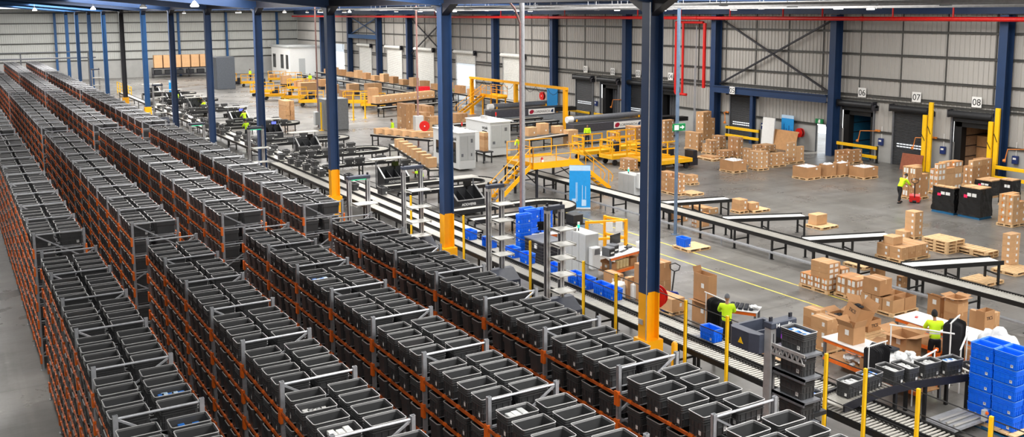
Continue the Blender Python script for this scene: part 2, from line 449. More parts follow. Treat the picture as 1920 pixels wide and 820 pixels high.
# one-mesh tote for places where parts cannot be told apart
def small_tote_mesh(bm_, rm_, name):
    mb = MB(); L, W, H = TL, TW, TH
    def ring(e, z): return [(x, y, z) for x, y in rrect(-L/2-e, -W/2-e, L/2+e, W/2+e, .045, 1)]
    loft(mb, [ring(-.03, 0), ring(-.018, H*.66), ring(-.004, H*.68), ring(0, H-.012)], 0, cap0=True)
    loft(mb, [ring(0, H-.012), ring(0, H), ring(-.018, H)], 1)
    loft(mb, [ring(-.018, H), ring(-.045, .03)], 0, cap1=True)
    mb.box(.13, -W/2+.012, .06, .20, -W/2+.03, .15, 2); mb.box(-L/2+.012, -.14, .06, -L/2+.03, -.07, .15, 2)
    me = mb.mesh(name, [bm_, rm_, PAPER]); fixn(me); return me
_ts = small_tote_mesh(TOTEG, RIMG, 'storage_tote'); _tsb = small_tote_mesh(TOTEB, RIMB, 'blue_tote')
def small_tote(loc, rz, label, group, blue=False):
    o = bpy.data.objects.new('blue_tote' if blue else 'storage_tote', _tsb if blue else _ts); C.objects.link(o)
    o.location = loc; o.rotation_euler.z = rz; return tag(o, label, 'tote', group)
# ------------------------------------------------------------------ racks
RX = [2.03, 4.80, 7.60, 10.37]; RW = 1.378; BAY = 2.5266
LEV = [3.74-.545*k for k in range(7)]; ZPOST = 4.257
BLK = [(28.69, 10, 'front'), (59.07, 11, 'second'), (89.3, 11, 'third'), (119., 11, 'fourth'), (149.6, 11, 'farthest')]  # far end Y, bays
ROWN = ['leftmost', 'second from left', 'third from left', 'rightmost']
def make_rack(nb, name_lab):
    t = thing('tote_rack', name_lab, 'rack', (0,0,0), 0, 'tote racks in long parallel rows')
    frames = []
    for k in range(nb+1):
        y = -BAY*k; mb = MB()
        for x in (0, RW):
            s = 1 if x == 0 else -1
            mb.box(x-.04, y-.035, 0, x-.034+.0, y+.035, ZPOST); mb.box(x-.04, y-.035, 0, x+.04, y-.029, ZPOST); mb.box(x-.04, y+.029, 0, x+.04, y+.035, ZPOST); mb.box(x+.034, y-.035, 0, x+.04, y+.035, ZPOST)
            mb.box(x-.07, y-.06, 0, x+.07, y+.06, .012)
        mb.tube([(0,y,ZPOST-.06),(RW,y,ZPOST-.06)], .022, 6)
        zs = [ZPOST-.06-.95*i for i in range(5)]
        up_ = k % 2
        for i in range(4):
            a, b = (0, RW) if (i+up_) % 2 else (RW, 0)
            mb.bar((a,y,zs[i]),(b,y,zs[i]-.85), .035, .035)
        obj('upright_frame', mb, GALV, t)
    for li, z in enumerate(LEV):
        for x, s in ((-.055, 1), (RW+.025, -1)):
            mb = MB()
            mb.box(x, -BAY*nb, z-.072, x+.03, 0, z-.016, 1)
            for k in range(nb+1):
                y = -BAY*k; mb.box(x-.012, y-.06, z-.25, x+.042, y+.06, z+.03)
                if k < nb:
                    for j in range(4): mb.box(x-.010, y-.19-.2-.55*j-.05, z-.05, x+.032, y-.19-.2-.55*j+.05, z-.006)
            obj('beam', mb, [ORANGE, BEAMO], t)
        mb = MB()
        for k in range(nb):
            for j in range(4):
                yc = -BAY*(k+1)+.39+.55*j
                for d in (-.15, .15): mb.box(-.02, yc+d-.02, z-.02, RW+.02, yc+d+.02, z-.003)
        for k in range(nb+1): mb.box(.04, -BAY*k-.02, z-.05, RW-.04, -BAY*k+.02, z-.012)
        obj('shelf_rail', mb, GALV, t)
    return t
slots = []
for bi, (ye, nb, bn) in enumerate(BLK):
    src = None
    for r in range(4):
        nm = '%s tote rack row, %s block of bays counted from the viewer' % (ROWN[r], bn)
        if bn == 'front': nm = '%s of the four front rack rows of dark totes, orange beams' % ROWN[r]
        if src is None:
            src = make_rack(nb, nm); src.location = (RX[r], ye, 0)
        else: dup(src, (RX[r], ye, 0), 0, nm)
        for k in range(nb):
            for j in range(4):
                for lane in (0, 1):
                    for li, z in enumerate(LEV):
                        x = RX[r]+(.268 if lane == 0 else 1.05); y = ye-BAY*(k+1)+.39+.55*j
                        slots.append((x, y, z, r, bi, k, j, lane, li))
sel = []; rest = []
for s in slots:
    x, y, z, r, bi, k, j, lane, li = s
    u, v, d = px((x, y, z+.3))
    if y < 2.5 or d < 1 or u < -60 or u > 1985 or v > 900: continue
    if li == 0: sc_ = 1.
    elif lane == 0 and r > 0: sc_ = .42 if li == 1 else (.2 if r == 3 and li == 2 else 0.)
    else: sc_ = 0.
    sel.append((sc_/d**2, s))
sel.sort(key=lambda a: -a[0])
NBIG = 258
LVN = ['top level','second level','third level','fourth level']
TOTE_AT = {}
# gaps in the photo: empty positions on the top level (row, block, bay, j, lane)
for q_, s in sel[:NBIG]:
    x, y, z, r, bi, k, j, lane, li = s
    lab = 'dark tote, %s %s rack, %s shelf, %s bay from back, %s lane, %s along' % (['leftmost','second-left','third-left','rightmost'][r], 'front' if bi == 0 else BLK[bi][2]+'-block', LVN[li].split()[0], ORD[k], 'left' if lane == 0 else 'right', ORD[3-j])
    jit = random.Random(hash((r,bi,k,j,lane,li)) & 0xffff)
    o = P_TOTE.put((x+jit.uniform(-.012,.012), y+jit.uniform(-.02,.02), z), jit.uniform(-.025,.025), lab, 'dark totes on the racks')
    TOTE_AT[(r,bi,k,j,lane,li)] = o
# everything beyond the three hundred largest: one object
def low_tote():
    mb = MB(); L, W, H = TL, TW, TH
    def ring(e, z): return [(x, y, z) for x, y in rrect(-L/2-e, -W/2-e, L/2+e, W/2+e, .04, 1)]
    loft(mb, [ring(-.03, 0), ring(-.018, H*.66), ring(-.003, H*.68), ring(0, H-.012)], 0)
    loft(mb, [ring(0, H-.012), ring(0, H), ring(-.018, H)], 1)
    loft(mb, [ring(-.018, H), ring(-.045, .05)], 0, cap1=True)
    return mb
lt = low_tote()
lv = np.array(lt.v); 
base_faces = lt.f; nlv = len(lv)
big = set(id(s) for _, s in sel[:NBIG])
rest = [s for _, s in sel if id(s) not in big]
V = []; Fq = []; Mi = []
offs = np.array([(s[0]+rng.uniform(-.012,.012), s[1]+rng.uniform(-.02,.02), s[2]) for s in rest])
allv = (lv[None,:,:]+offs[:,None,:]).reshape(-1,3)
faces = []
for i in range(len(rest)):
    b = i*nlv
    faces += [tuple(b+j for j in f) for f in base_faces]
me = bpy.data.meshes.new('storage_totes'); me.from_pydata(allv.tolist(), [], faces)
me.materials.append(TOTEG); me.materials.append(RIMG); me.polygons.foreach_set('material_index', lt.m*len(rest)); me.update()
o = bpy.data.objects.new('storage_tote_mass', me); C.objects.link(o)
tag(o, 'all remaining dark totes filling the long racks behind and below the nearest ones', 'tote', None, 'stuff')
# ------------------------------------------------------------------ cartons and pallets
def carton_mesh(w, d, h, lab='xy', tape='y', hue=0, wide=False):
    """closed carton with corner at the origin, tape over the lid, white labels on the near faces"""
    mb = MB(); mb.bbox(0, 0, 0, w, d, h, .006, 0)
    if tape == 'y': mb.box(w/2-.03, .0, h-.004, w/2+.03, d, h+.0015, 1); mb.box(w/2-.03, -.0015, h*.72, w/2+.03, .002, h+.0015, 1)
    elif tape == 'x': mb.box(0, d/2-.03, h-.004, w, d/2+.03, h+.0015, 1); mb.box(-.0015, d/2-.03, h*.72, .002, d/2+.03, h+.0015, 1)
    elif tape == 'o':
        mb.box(0, d/2-.035, h-.004, w, d/2+.035, h+.0015, 3); mb.box(-.0015, d/2-.035, h*.6, .002, d/2+.035, h, 3)
    s = min(.10, w*.25, h*.4); hh = min(.13, h*.4)
    if 'x' in lab: mb.box(-.003, d*.16, h*.3, .001, d*.16+min(s, d*.4), h*.3+hh, 2)
    if 'y' in lab: mb.box(w*.60, -.003, h*.3, w*.60+s, .001, h*.3+hh, 2)
    if 'w' in lab:
        mb.box(-.003, d*.14, h*.15, .001, d*.42, h*.80, 2); mb.box(-.003, d*.54, h*.2, .001, d*.82, h*.8, 2)
    if 'v' in lab:
        mb.box(w*.12, -.003, h*.18, w*.40, .001, h*.82, 2); mb.box(w*.55, -.003, h*.2, w*.82, .001, h*.8, 2)
    me = mb.mesh('cardboard_box', [(CARD, CARD2, CARD3)[hue % 3], TAPE, PAPER, ORANGE_T]); fixn(me); return me
ORANGE_T = mat('orange_tape', (.88,.50,.12), .4, var=.06)
NBOX = [0]; HID = []
GROUPC = 'cardboard boxes around the warehouse'
def carton(x, y, z, w, d, h, label, rz=0, lab='xy', tape='y', hue=None, group=None, name='cardboard_box'):
    NBOX[0] += 1
    o = bpy.data.objects.new(name, carton_mesh(w, d, h, lab, tape, random.randrange(3) if hue is None else hue)); C.objects.link(o)
    o.location = (x, y, z); o.rotation_euler.z = rz
    return tag(o, label, 'box', group)
LAY = {1: [''], 2: ['bottom','top'], 3: ['bottom','middle','top'], 4: ['bottom','second','third','top'], 5: ['bottom','second','third','fourth','top'], 6: ['bottom','second','third','fourth','fifth','top']}
COL = {1: [''], 2: ['left','right'], 3: ['left','middle','right'], 4: ['leftmost','mid-left','mid-right','rightmost'], 5: ['leftmost','mid-left','middle','mid-right','rightmost']}
ROW = {1: [''], 2: ['front','rear'], 3: ['front','mid-row','rear'], 4: ['front','second-row','third-row','rear']}
def stack(b, nx, ny, nz, where, omit=(), lab='xy', tape='y', hue=None, jit=.012, z0=None, group=None):
    """b = (x, y, z, w, d, h); one object per carton; cartons wholly inside the stack are not shown by the photo"""
    x, y, z, w, d, h = b; cw, cd, ch = w/nx, d/ny, h/nz
    hu = random.randrange(3) if hue is None else hue
    for k in range(nz):
        for i in range(nx):
            for j in range(ny):
                if (i, j, k) in omit: continue
                above = k+1 < nz and (i, j, k+1) not in omit
                hid = i > 0 and j > 0 and above
                words_ = [a for a in (LAY[nz][k]+' layer' if nz > 1 else '', ROW[ny][j], COL[nx][i]) if a]
                lb = 'cardboard box, %s, %s' % (' '.join(words_), where) if words_ else 'cardboard box, '+where
                e = random.uniform(.004, jit); f = random.uniform(.004, jit)
                o_ = carton(x+i*cw+e, y+j*cd+f, z+k*ch+.001, cw-e-.004, cd-f-.004, ch-.002, lb, 0, lab if hasattr(lab, 'lower') else random.choice(lab), tape, hu if random.random() < .75 else None, group)
                if hid: HID.append(o_)
def pallet_root():
    t = thing('wooden_pallet', 'wooden pallet', 'pallet')
    mb = MB()
    for k in range(7): mb.box(0, k*.155+.005, .118, 1.16, k*.155+.125+.01, .138)
    for k in range(3): mb.box(k*.53, 0, .098, k*.53+.1, 1.08, .118)
    obj('deck', mb, WOOD, t)
    for k in range(3):
        mb = MB()
        for y_ in (0, .48, .96): mb.box(k*.53, y_, .022, k*.53+.1, y_+.12, .098)
        obj('bearer', mb, WOOD, t)
    mb = MB()
    for k in range(3): mb.box(k*.53, 0, 0, k*.53+.1, 1.08, .022)
    for y_ in (0, .48, .96): mb.box(0, y_, 0, 1.16, y_+.1, .02)
    obj('skid', mb, WOOD, t); return t
P_PAL = Proto(pallet_root())
def pallet(x, y, z, w, d, label, rz=0):
    o = P_PAL.put((x, y, z), rz, label, 'wooden pallets'); o.scale = (w/1.16, d/1.085, 1); return o
def palletized(b, nx, ny, nz, where, pw=.05, **kw):
    x, y, z, w, d, h = b
    lb_ = 'pallet under the boxes %s' % where
    pallet(x-pw, y-pw, z, w+2*pw, d+2*pw, lb_ if len(lb_.split()) < 16 else 'pallet under boxes '+where)
    stack((x, y, z+.14, w, d, h-.14), nx, ny, nz, where, **kw)
def gaylord(b, where, goods=True):
    x, y, z, w, d, h = b
    pallet(x-.03, y-.03, z, w+.06, d+.06, 'pallet carrying the open bulk box %s' % where)
    t = thing('bulk_box', 'large open cardboard bulk box %s' % where, 'box', (x, y, z+.14))
    h -= .14; mb = MB(); T = .02
    mb.box(0,0,0,w,T,h); mb.box(0,d-T,0,w,d,h); mb.box(0,T,0,T,d-T,h); mb.box(w-T,T,0,w,d-T,h); mb.box(T,T,0,w-T,d-T,.02)
    obj('carton_wall', mb, CARD2, t)
    mb = MB(); mb.box(w*.62, -.003, h*.72, w*.74, 0, h*.86); obj('label', mb, PAPER, t)
    if goods:
        bm = bmesh.new(); bmesh.ops.create_grid(bm, x_segments=14, y_segments=14, size=.5)
        for v in bm.verts:
            e = max(abs(v.co.x), abs(v.co.y))*2
            v.co = Vector((x+w/2+v.co.x*(w-.06), y+d/2+v.co.y*(d-.06), z+.14+h-.10+.16*(1-e**3)+random.uniform(-.035,.035)))
        m2 = MB(); m2.bm(bm); bm.free()
        tag(single('packed_goods', m2, PLASTIC, 'white plastic-bagged goods heaped in the bulk box %s' % where, 'goods'), None, kind='stuff')
# ---- dock side stacks, left to right along the wall
palletized((44.834,59.408,0,0.661,0.588,1.384), 1, 1, 3, 'left of the tall stack behind the navy column')
palletized((46.205,58.517,0,1.134,1.274,1.76), 2, 2, 4, 'in the tall stack just left of the navy column', omit={(1,1,3)})
palletized((49.444,58.834,0,0.946,0.467,2.049), 2, 1, 5, 'just right of the big navy column')
palletized((49.604,55.043,0,0.464,1.541,1.41), 1, 2, 3, 'below the green arrow sign')
palletized((54.289,59.681,0,1.312,0.912,2.334), 2, 2, 4, 'in the tallest stack beside the red pipes', omit={(1,0,3)})
palletized((49.21,53.164,0,0.677,1.024,1.057), 2, 2, 3, 'second stack right of green arrow sign', omit={(0,1,2)})
palletized((51.767,55.005,0,0.675,0.907,1.011), 1, 2, 3, 'below the yellow rail of dock five')
palletized((48.663,51.182,0,0.951,0.865,0.553), 2, 2, 2, 'low stack left of the bulk box')
palletized((49.675,50.832,0,0.481,1.088,1.5), 1, 2, 3, 'right end of yellow rail, dock five')
stack((47.368,50.972,0,0.735,1.347,0.255), 2, 1, 1, 'lying flat on the wide low pallet', z0=0)
x_, y_, z_, w_, d_, h_ = (47.029,50.604,0,0.781,2.086,0.137)
pallet(x_, y_, 0, w_, d_, 'wide low pallet of flat boxes on the dock floor, partly bare')
palletized((48.022,48.115,0,0.309,0.574,1.171), 1, 2, 3, 'slim stack left of the twin stacks')
palletized((46.783,45.969,0,0.949,0.846,1.31), 2, 2, 4, 'right behind the lone bulk box', omit={(1,1,3)})
palletized((48.574,46.394,0,1.238,0.398,0.966), 2, 1, 3, 'second stack right of lone bulk box')
palletized((52.858,51.607,0,1.5,1.001,0.573), 3, 2, 2, 'back row against plywood sheet', omit={(0,0,1)})
palletized((50.619,46.859,0,1.55,0.299,1.534), 2, 1, 4, 'in the stack nearest the bright exit', omit={(1,0,3)})
palletized((53.546,44.554,0,1.931,0.792,0.98), 3, 2, 3, 'below the yellow rail of dock six', omit={(0,0,2),(2,1,2)})
gaylord((44.722,46.151,0,1.178,1.306,0.809), 'alone on its pallet in front of the twin stacks')
gaylord((46.72,41.641,0,1.239,1.227,0.825), 'leftmost of the row of four')
gaylord((48.265,41.461,0,0.917,0.611,0.896), 'second of the row of four', True)
gaylord((49.374,41.339,0,0.969,0.476,0.91), 'third of the row of four')
gaylord((49.97,39.905,0,1.32,1.183,0.759), 'rightmost of the row of four')
# ---- right hand pallets
palletized((46.854,33.92,0,1.157,0.87,1.883), 2, 2, 4, 'on the pallet the bending worker handles', omit={(1,0,3)}, lab=('xy','w','wy'), tape='x')
palletized((49.374,34.269,0,2.319,0.564,1.83), 3, 2, 5, 'behind the wrapped black pallets', lab=('w','wv','xv','x'), tape='o', omit={(1,0,4),(0,1,4)})
palletized((53.225,34.634,0,1.884,0.639,1.641), 2, 2, 4, 'in front of dock eight', omit={(0,1,3)})
palletized((45.004,27.032,0,1.134,0.756,1.588), 2, 2, 4, 'on the pallet at the right edge', tape='o', lab='xy', omit={(1,0,3)})
palletized((38.73,27.951,0,0.591,0.554,1.306), 1, 1, 4, 'in the single tower behind the spur conveyor', hue=2)
stack((38.414,28.15,0,0.587,0.618,0.361), 1, 1, 1, 'left foot of the single tower', hue=2)
palletized((37.695,22.618,0,0.646,0.4,1.436), 1, 1, 5, 'in the tower behind the last spur', hue=2, pw=.0)
pallet(*(36.689,21.726,0)[:2], 0, 1.5, 1.1, 'bare pallet in front of the tower behind last spur')
b_ = (34.621,25.547,0,1.829,1.279,0.655)
palletized(b_, 4, 2, 2, 'between third and fourth spur conveyors', lab=('x','xy'), hue=0)
bx0, by0, bz0, bw, bd, bh = b_
carton(bx0+bw*.05, by0+bd*.4, bh+.005, .62, .55, .34, 'cardboard box on top of the wide stack between third and fourth spurs', lab='', hue=2)
carton(bx0-.0+bw*.3, by0+bd*.62, bh+.005, .5, .5, .14, 'flat cardboard box on the wide stack between third and fourth spurs', lab='', hue=2)
def pallet_pile(b, n, where):
    x, y, z, w, d, h = b
    for k in range(n): pallet(x, y, k*.14, w, d, 'empty wooden pallet, %s of pile %s' % (ORD[k]+' from bottom' if k < n-1 else 'topmost', where))
pallet_pile((37.554,25.409,0,1.224,1.315,0.628), 4, 'behind the fourth spur')
pallet_pile((38.375,24.03,0,0.775,1.58,0.286), 2, 'left of the tower behind last spur')
palletized((35.957,36.551,0,0.564,0.643,0.738), 1, 1, 2, 'right of the first spur end', hue=0, lab='y')
pallet(*(36.649,36.192,0)[:2], 0, 1.2, 1.1, 'bare light pallet at the end of the first spur')
carton(*(36.608,36.352,0.15), .55, .5, .38, 'smaller cardboard box on bare pallet at first spur end', lab='y', hue=0)
pallet(*(36.552,31.537,0)[:2], 0, 1.2, 1.1, 'pallet at the end of the second spur')
carton(*(36.73,32.036,0.15), .75, .55, .5, 'cardboard box alone on the pallet beyond second spur', lab='', hue=2)
pallet(*(28.12,31.659,0)[:2], 0, 1.3, 1.15, 'pallet with one blue tote beside the yellow line')
t_ = P_BLUE.put(((28.379,32.102,0.14)[0]+.05, (28.379,32.102,0.14)[1]+.3, .14), PI/2, 'blue tote alone on a pallet beside the yellow floor line', 'blue totes')
# stacks left of the slim blue post
palletized((36.402,42.142,0,0.613,1.598,1.266), 2, 2, 4, 'behind the slim blue pole, strapped', tape='x', omit={(0,0,3)}, hue=1)
palletized((39.363,44.342,0,0.656,0.548,0.605), 2, 1, 1, 'wrapped on the pallet right of slim blue pole')
palletized((39.415,50.448,0,0.685,1.124,0.803), 1, 2, 3, 'beside the white cabinet among yellow rails')
pallet(*(37,41.569,0)[:2], 0, 1.0, 1.1, 'pallet of pale boards right of slim blue pole')
# under and around the first spur
for k, (bb, n) in enumerate((((34.297,39.159,0,0.73,0.487,0.239),'leftmost'), ((34.495,37.717,0,0.61,1.019,0.263),'middle'), ((34.551,37.282,0,0.57,0.167,0.305),'rightmost'))):
    stack(bb, 1, 1, 1, '%s of three low ones under the first spur' % n, hue=k)
# in front of the main conveyor
b_ = (28.321,24.051,0,0.43,1.384,1.053)
x, y, z, w, d, h = b_
pallet(x-.02, y-.03, 0, w+.9, d+.06, 'pallet of white-labelled boxes before the main conveyor')
stack((x, y, .14, w+.7, d, h*.42), 2, 4, 2, 'white-labelled stack before main conveyor', lab='wv', tape='o', hue=1)
stack((x+.72, y, .14+h*.42, w+.05, d*.9, h*.30), 1, 3, 1, 'upper right of the white-labelled stack', lab='wv', tape='o', hue=1)
stack((x+.02, y+.02, .14+h*.42, .68, d*.62, h*.58), 1, 1, 3, 'long plain ones on the white-labelled stack', lab='v', tape='x', hue=0)
b_ = (28.535,22.928,0,0.296,0.94,0.572); x, y, z, w, d, h = b_
pallet(x-.02, y-.03, 0, w+.7, d+.1, 'second pallet of white-labelled boxes before the conveyor')
stack((x, y, .14, w+.55, d, .66), 2, 2, 2, 'on the second white-labelled pallet', lab='wv', tape='o', hue=1)
# beneath the conveyor
for k, (bb, n) in enumerate((((31.089,24.054,0,0.577,0.305,0.759),'left'), ((31.379,23.098,0,0.386,0.243,0.47),'right'), ((29.582,42.832,0,0.289,0.421,0.903),'far'))):
    stack(bb, 1, 1, 2, '%s pile under the main conveyor' % n, hue=1, lab='x')
stack((31.762,35.246,0,0.849,0.397,0.652), 2, 2, 3, 'orange-taped pile under the conveyor beyond the blue pole', lab='w', tape='o', hue=1)
stack((31.707,36.712,0,0.787,0.502,0.613), 2, 1, 2, 'pile under the conveyor left of the orange-taped one', hue=1)
pallet(*(32.305,25.599,0)[:2], 0, 1.2, 1.1, 'empty pallet under the main conveyor')
pallet(*(34.263,21.469,0)[:2], 0, 1.2, 1.1, 'empty pallet behind conveyor legs near the last spur')
# ---- black wrapped pallet loads
def wrapped(b, where, pink=True, blue=True):
    x, y, z, w, d, h = b
    t = thing('wrapped_pallet_load', 'black film wrapped pallet load, %s' % where, 'pallet load', (x, y, 0), 0, 'black wrapped pallet loads')
    bm = bmesh.new(); bmesh.ops.create_cube(bm, size=1.); bmesh.ops.subdivide_edges(bm, edges=bm.edges[:], cuts=11, use_grid_fill=True)
    for v in bm.verts:
        u, v2, q = v.co.x+.5, v.co.y+.5, v.co.z+.5
        fl = 1+.07*(1-q)**3
        v.co = Vector((w/2+(u-.5)*w*fl+random.uniform(-.022,.022), d/2+(v2-.5)*d*fl+random.uniform(-.022,.022), .12+q*(h-.14)+(.02*math.sin(9*u)*math.sin(7*v2) if q > .99 else 0)))
    mb = MB(); mb.bm(bm); bm.free(); obj('film_wrap', mb, FILM, t, sm=30)
    mb = MB()
    n = 3
    for i in range(n):
        for j in range(2): mb.box(w*(.04+i*.94/n), d*(.05+j*.46), h-.06, w*(.04+i*.94/n+.29), d*(.05+j*.46+.43), h+.02+random.uniform(0,.02))
    obj('carton_top', mb, CARD3, t)
    mb = MB(); mb.box(-.012-.02, d*.18, h*.72, -.02, d*.38, h*.83); mb.box(-.032, d*.42, h*.72, -.02, d*.60, h*.83) ; obj('label', mb, PAPER, t)
    if pink: mb = MB(); mb.box(-.033, d*.60, h*.66, -.02, d*.76, h*.76); tag(obj('sticker', mb, mat('sticker_pink', (.95,.12,.36), .5), t), 'pink sticker')
    mb = MB(); mb.box(-.03, -.03, .0, w+.03, d+.03, .03); mb.box(-.0, 0, .03, w, d, .12); obj('pallet_base', mb, WOODB if blue else WOOD, t)
wrapped((45.148,30.338,0,0.455,1.265,1.407), 'left of the front pair')
wrapped((45.226,28.911,0,1.003,1.204,1.588), 'right of the front pair')
wrapped((51.099,32.032,0,1.337,1.058,0.963), 'middle one of the rear three with pink sticker', True, False)
wrapped((49.788,30.012,0,0.799,0.742,1.425), 'rear one beside boxes at the right edge', False, False)
wrapped((53.55,34.849,0,0.43,0.428,0.233), 'lowest rear one, mostly hidden by the front pair', False, False)
# ---- far boxes: piles behind the white machines, on the cart field and along the end wall
palletized((35.377,77.589,0,0.948,1.979,2.591), 2, 2, 4, 'tall pile left of the white machines', lab=('x','y',''), omit={(1,1,3)})
palletized((37.167,78.249,0,1.136,1.37,1.663), 2, 1, 3, 'second pile left of white machines', lab=('x','y',''))
palletized((37.14,76.43,0,1.228,0.99,1.442), 2, 1, 3, 'third pile left of white machines', lab='x')
palletized((41.755,80.114,0,1.212,1.222,1.125), 2, 1, 2, 'behind the white machine roofs', lab='')
stack((29.471,93.651,0,0.941,2.291,1.943), 2, 1, 4, 'lone stack on the far concrete floor', lab='', jit=.09)
stack((38.097,79.058,0,0.824,2.188,2.128), 2, 2, 3, 'big carton pile left of the front white machine roof', lab='', jit=.05)
# ------------------------------------------------------------------ conveyors
def conveyor(name, label, p0, p1, width, z, pitch=.11, rr=.026, legs=3., belt=False, frame=BLACK, legm=BLACK, group='roller conveyors', guard=.035, rollm=None, tray=False):
    """straight conveyor from p0 to p1 (x, y), top of rollers at z"""
    dx, dy = p1[0]-p0[0], p1[1]-p0[1]; L = math.hypot(dx, dy); a = math.atan2(dy, dx)
    t = thing(name, label, 'conveyor', (p0[0], p0[1], 0), a, group)
    for s in (-1, 1):
        mb = MB(); y = s*(width/2)
        mb.box(0, y-.018, z-.125, L, y+.018, z+guard); mb.box(0, y-.03, z+guard-.012, L, y+.03, z+guard)
        mb.box(0, y-.03, z-.125, L, y+.03, z-.11)
        obj('side_frame', mb, frame, t)
    mb = MB()
    if belt: mb.box(0, -width/2+.05, z-.02, L, width/2-.05, z); mb.box(0, -width/2+.05, z-.12, L, width/2-.05, z-.10)
    else:
        n = int(L/pitch)
        for k in range(n):
            x = pitch*(k+.5); mb.tube([(x,-width/2+.02,z-rr),(x,width/2-.02,z-rr)], rr, 6, cap=False)
    obj('belt' if belt else 'roller_bed', mb, rollm or (STEELW), t)
    n = max(2, int(L/legs)+1)
    for k in range(n):
        x = .2+(L-.4)*k/(n-1); mb = MB()
        for s in (-1, 1):
            y = s*(width/2-.01); mb.box(x-.04, y-.035, 0, x+.04, y+.035, z-.12); mb.box(x-.09, y-.07, 0, x+.09, y+.07, .012)
        mb.box(x-.02, -width/2, .38, x+.02, width/2, .44)
        obj('leg_stand', mb, legm, t)
    if tray:
        mb = MB(); mb.box(0, width/2+.02, .30, L, width/2+.22, .34); obj('cable_tray', mb, GALV, t)
    return t
def uloop(name, label, xa, xc, yc, R, width, z, group):
    """two legs along x from xa to xc joined by a half circle"""
    t = thing(name, label, 'conveyor', (xc, yc, 0), 0, group)
    n = 20; arc = [(math.sin(PI*k/n), -math.cos(PI*k/n)) for k in range(n+1)]
    def path(r): return [(xa-xc, -r)]+[(r*c, r*s) for c, s in arc]+[(xa-xc, r)]
    for r in (R-width/2, R+width/2):
        P = path(r); mb = MB()
        for a, b in zip(P[:-1], P[1:]): mb.bar((*a, z-.05), (*b, z-.05), .05, .20)
        obj('side_frame', mb, BLACK, t)
    A = path(R-width/2+.03); B = path(R+width/2-.03); mb = MB()
    for k in range(len(A)-1): mb.quad((*A[k], z-.01), (*B[k], z-.01), (*B[k+1], z-.01), (*A[k+1], z-.01), 0)
    obj('belt', mb, mat('conveyor_belt_pale', (.76,.75,.72), .5, var=.05), t)
    mb = MB()
    P = path(R-width/2+.06); Q = path(R+width/2-.06)
    for k in range(1, n+1): mb.bar((*P[k], z), (*Q[k], z), .03, .012)
    obj('roller_bed', mb, STEELW, t)
    for sx in (0, .5, 1):
        for s in (-1, 1):
            mb = MB(); x = (xa-xc)*sx
            for q in (-1, 1): mb.box(x-.04, s*R+q*width/2-.03, 0, x+.04, s*R+q*width/2+.03, z-.12)
            mb.box(x-.02, s*R-width/2, .4, x+.02, s*R+width/2, .46); obj('leg_stand', mb, BLACK, t)
    mb = MB(); mb.box(R-.04, -.04, 0, R+.04, .04, z-.12); obj('leg_stand', mb, BLACK, t)
    return t
# lanes beside the fence
conveyor('roller_conveyor', 'long roller conveyor lane right behind the fence, carrying blue totes', (19.38, 8.5), (19.38, 62), .64, .9, legs=4, pitch=.12)
conveyor('roller_conveyor', 'roller conveyor lane nearest the rack aisle, in front of the blue tote lane', (18.58, 8.5), (18.58, 62), .68, .9, legs=4, pitch=.12)
conveyor('roller_conveyor', 'low return roller lane under the fence beside the robot aisle', (17.2, 6), (17.2, 19.8), 1.2, .32, legs=4, pitch=.13, rollm=GALV)
conveyor('roller_conveyor', 'third parallel lane joining the sorting loops behind the robots', (20.25, 37), (20.25, 110), .62, .9, legs=5, belt=True, rollm=MATB if 'MATB' in globals() else None)
conveyor('roller_conveyor', 'lane continuing along the far racks from the fence lanes', (19.38, 62.3), (19.38, 128), .64, .9, legs=6, belt=True)
conveyor('roller_conveyor', 'far lane closest to the rack ends beyond the third column', (17.9+.0, 64), (17.9, 66.0+.0), .5, .9, legs=1, belt=True) if 0 else None
# long take-away conveyor and its four spurs
conveyor('take_away_conveyor', 'long black roller conveyor crossing the floor from platform to right edge', (30.88, 52), (30.88, 10.5), .86, .97, legs=2.2, pitch=.10, tray=False)
mb = MB(); mb.box(30.30, 10.5, .30, 30.50, 50, .36)
for k in range(14): mb.box(30.38, 11+3*k, 0, 30.42, 11.05+3*k, .30)
single('floor_cable_tray', mb, GALV, 'grey cable tray running low along the long take-away conveyor', 'cable tray')
SP = [('first', (31.5,37.5), (35.15,36.6)), ('second', (31.6,33.1), (35.3,31.5)), ('third', (31.6,28.12), (35.35,26.75)), ('fourth', (31.6,23.06), (35.35,21.75))]
for n_, a, b in SP:
    conveyor('spur_conveyor', '%s spur of pale rollers branching off the long conveyor, counted from the far end' % n_, a, b, .78, .93, legs=1.6, pitch=.075, group='spur conveyors', rollm=mat('spur_roller_white', (.90,.90,.89), .35, metal=.2))
# sorting loops
LOOPY = [40.5, 48.6, 64.3, 72.2, 84.4]
for k, yc in enumerate(LOOPY):
    uloop('loop_conveyor', 'U-shaped sorting loop, %s counted away from the viewer' % ORD[k], 21.2, 26.2, yc, 1.2, .72, .9, 'sorting loops')
conveyor('roller_conveyor', 'short cross lane with three dark totes behind the second column', (21.0, 58.4), (25.6, 58.4), .62, .9, legs=2, belt=True)
conveyor('roller_conveyor', 'short cross lane with dark totes beside the front white machine', (24.2, 55.9), (26.4, 55.9), .62, .9, legs=2, belt=True)
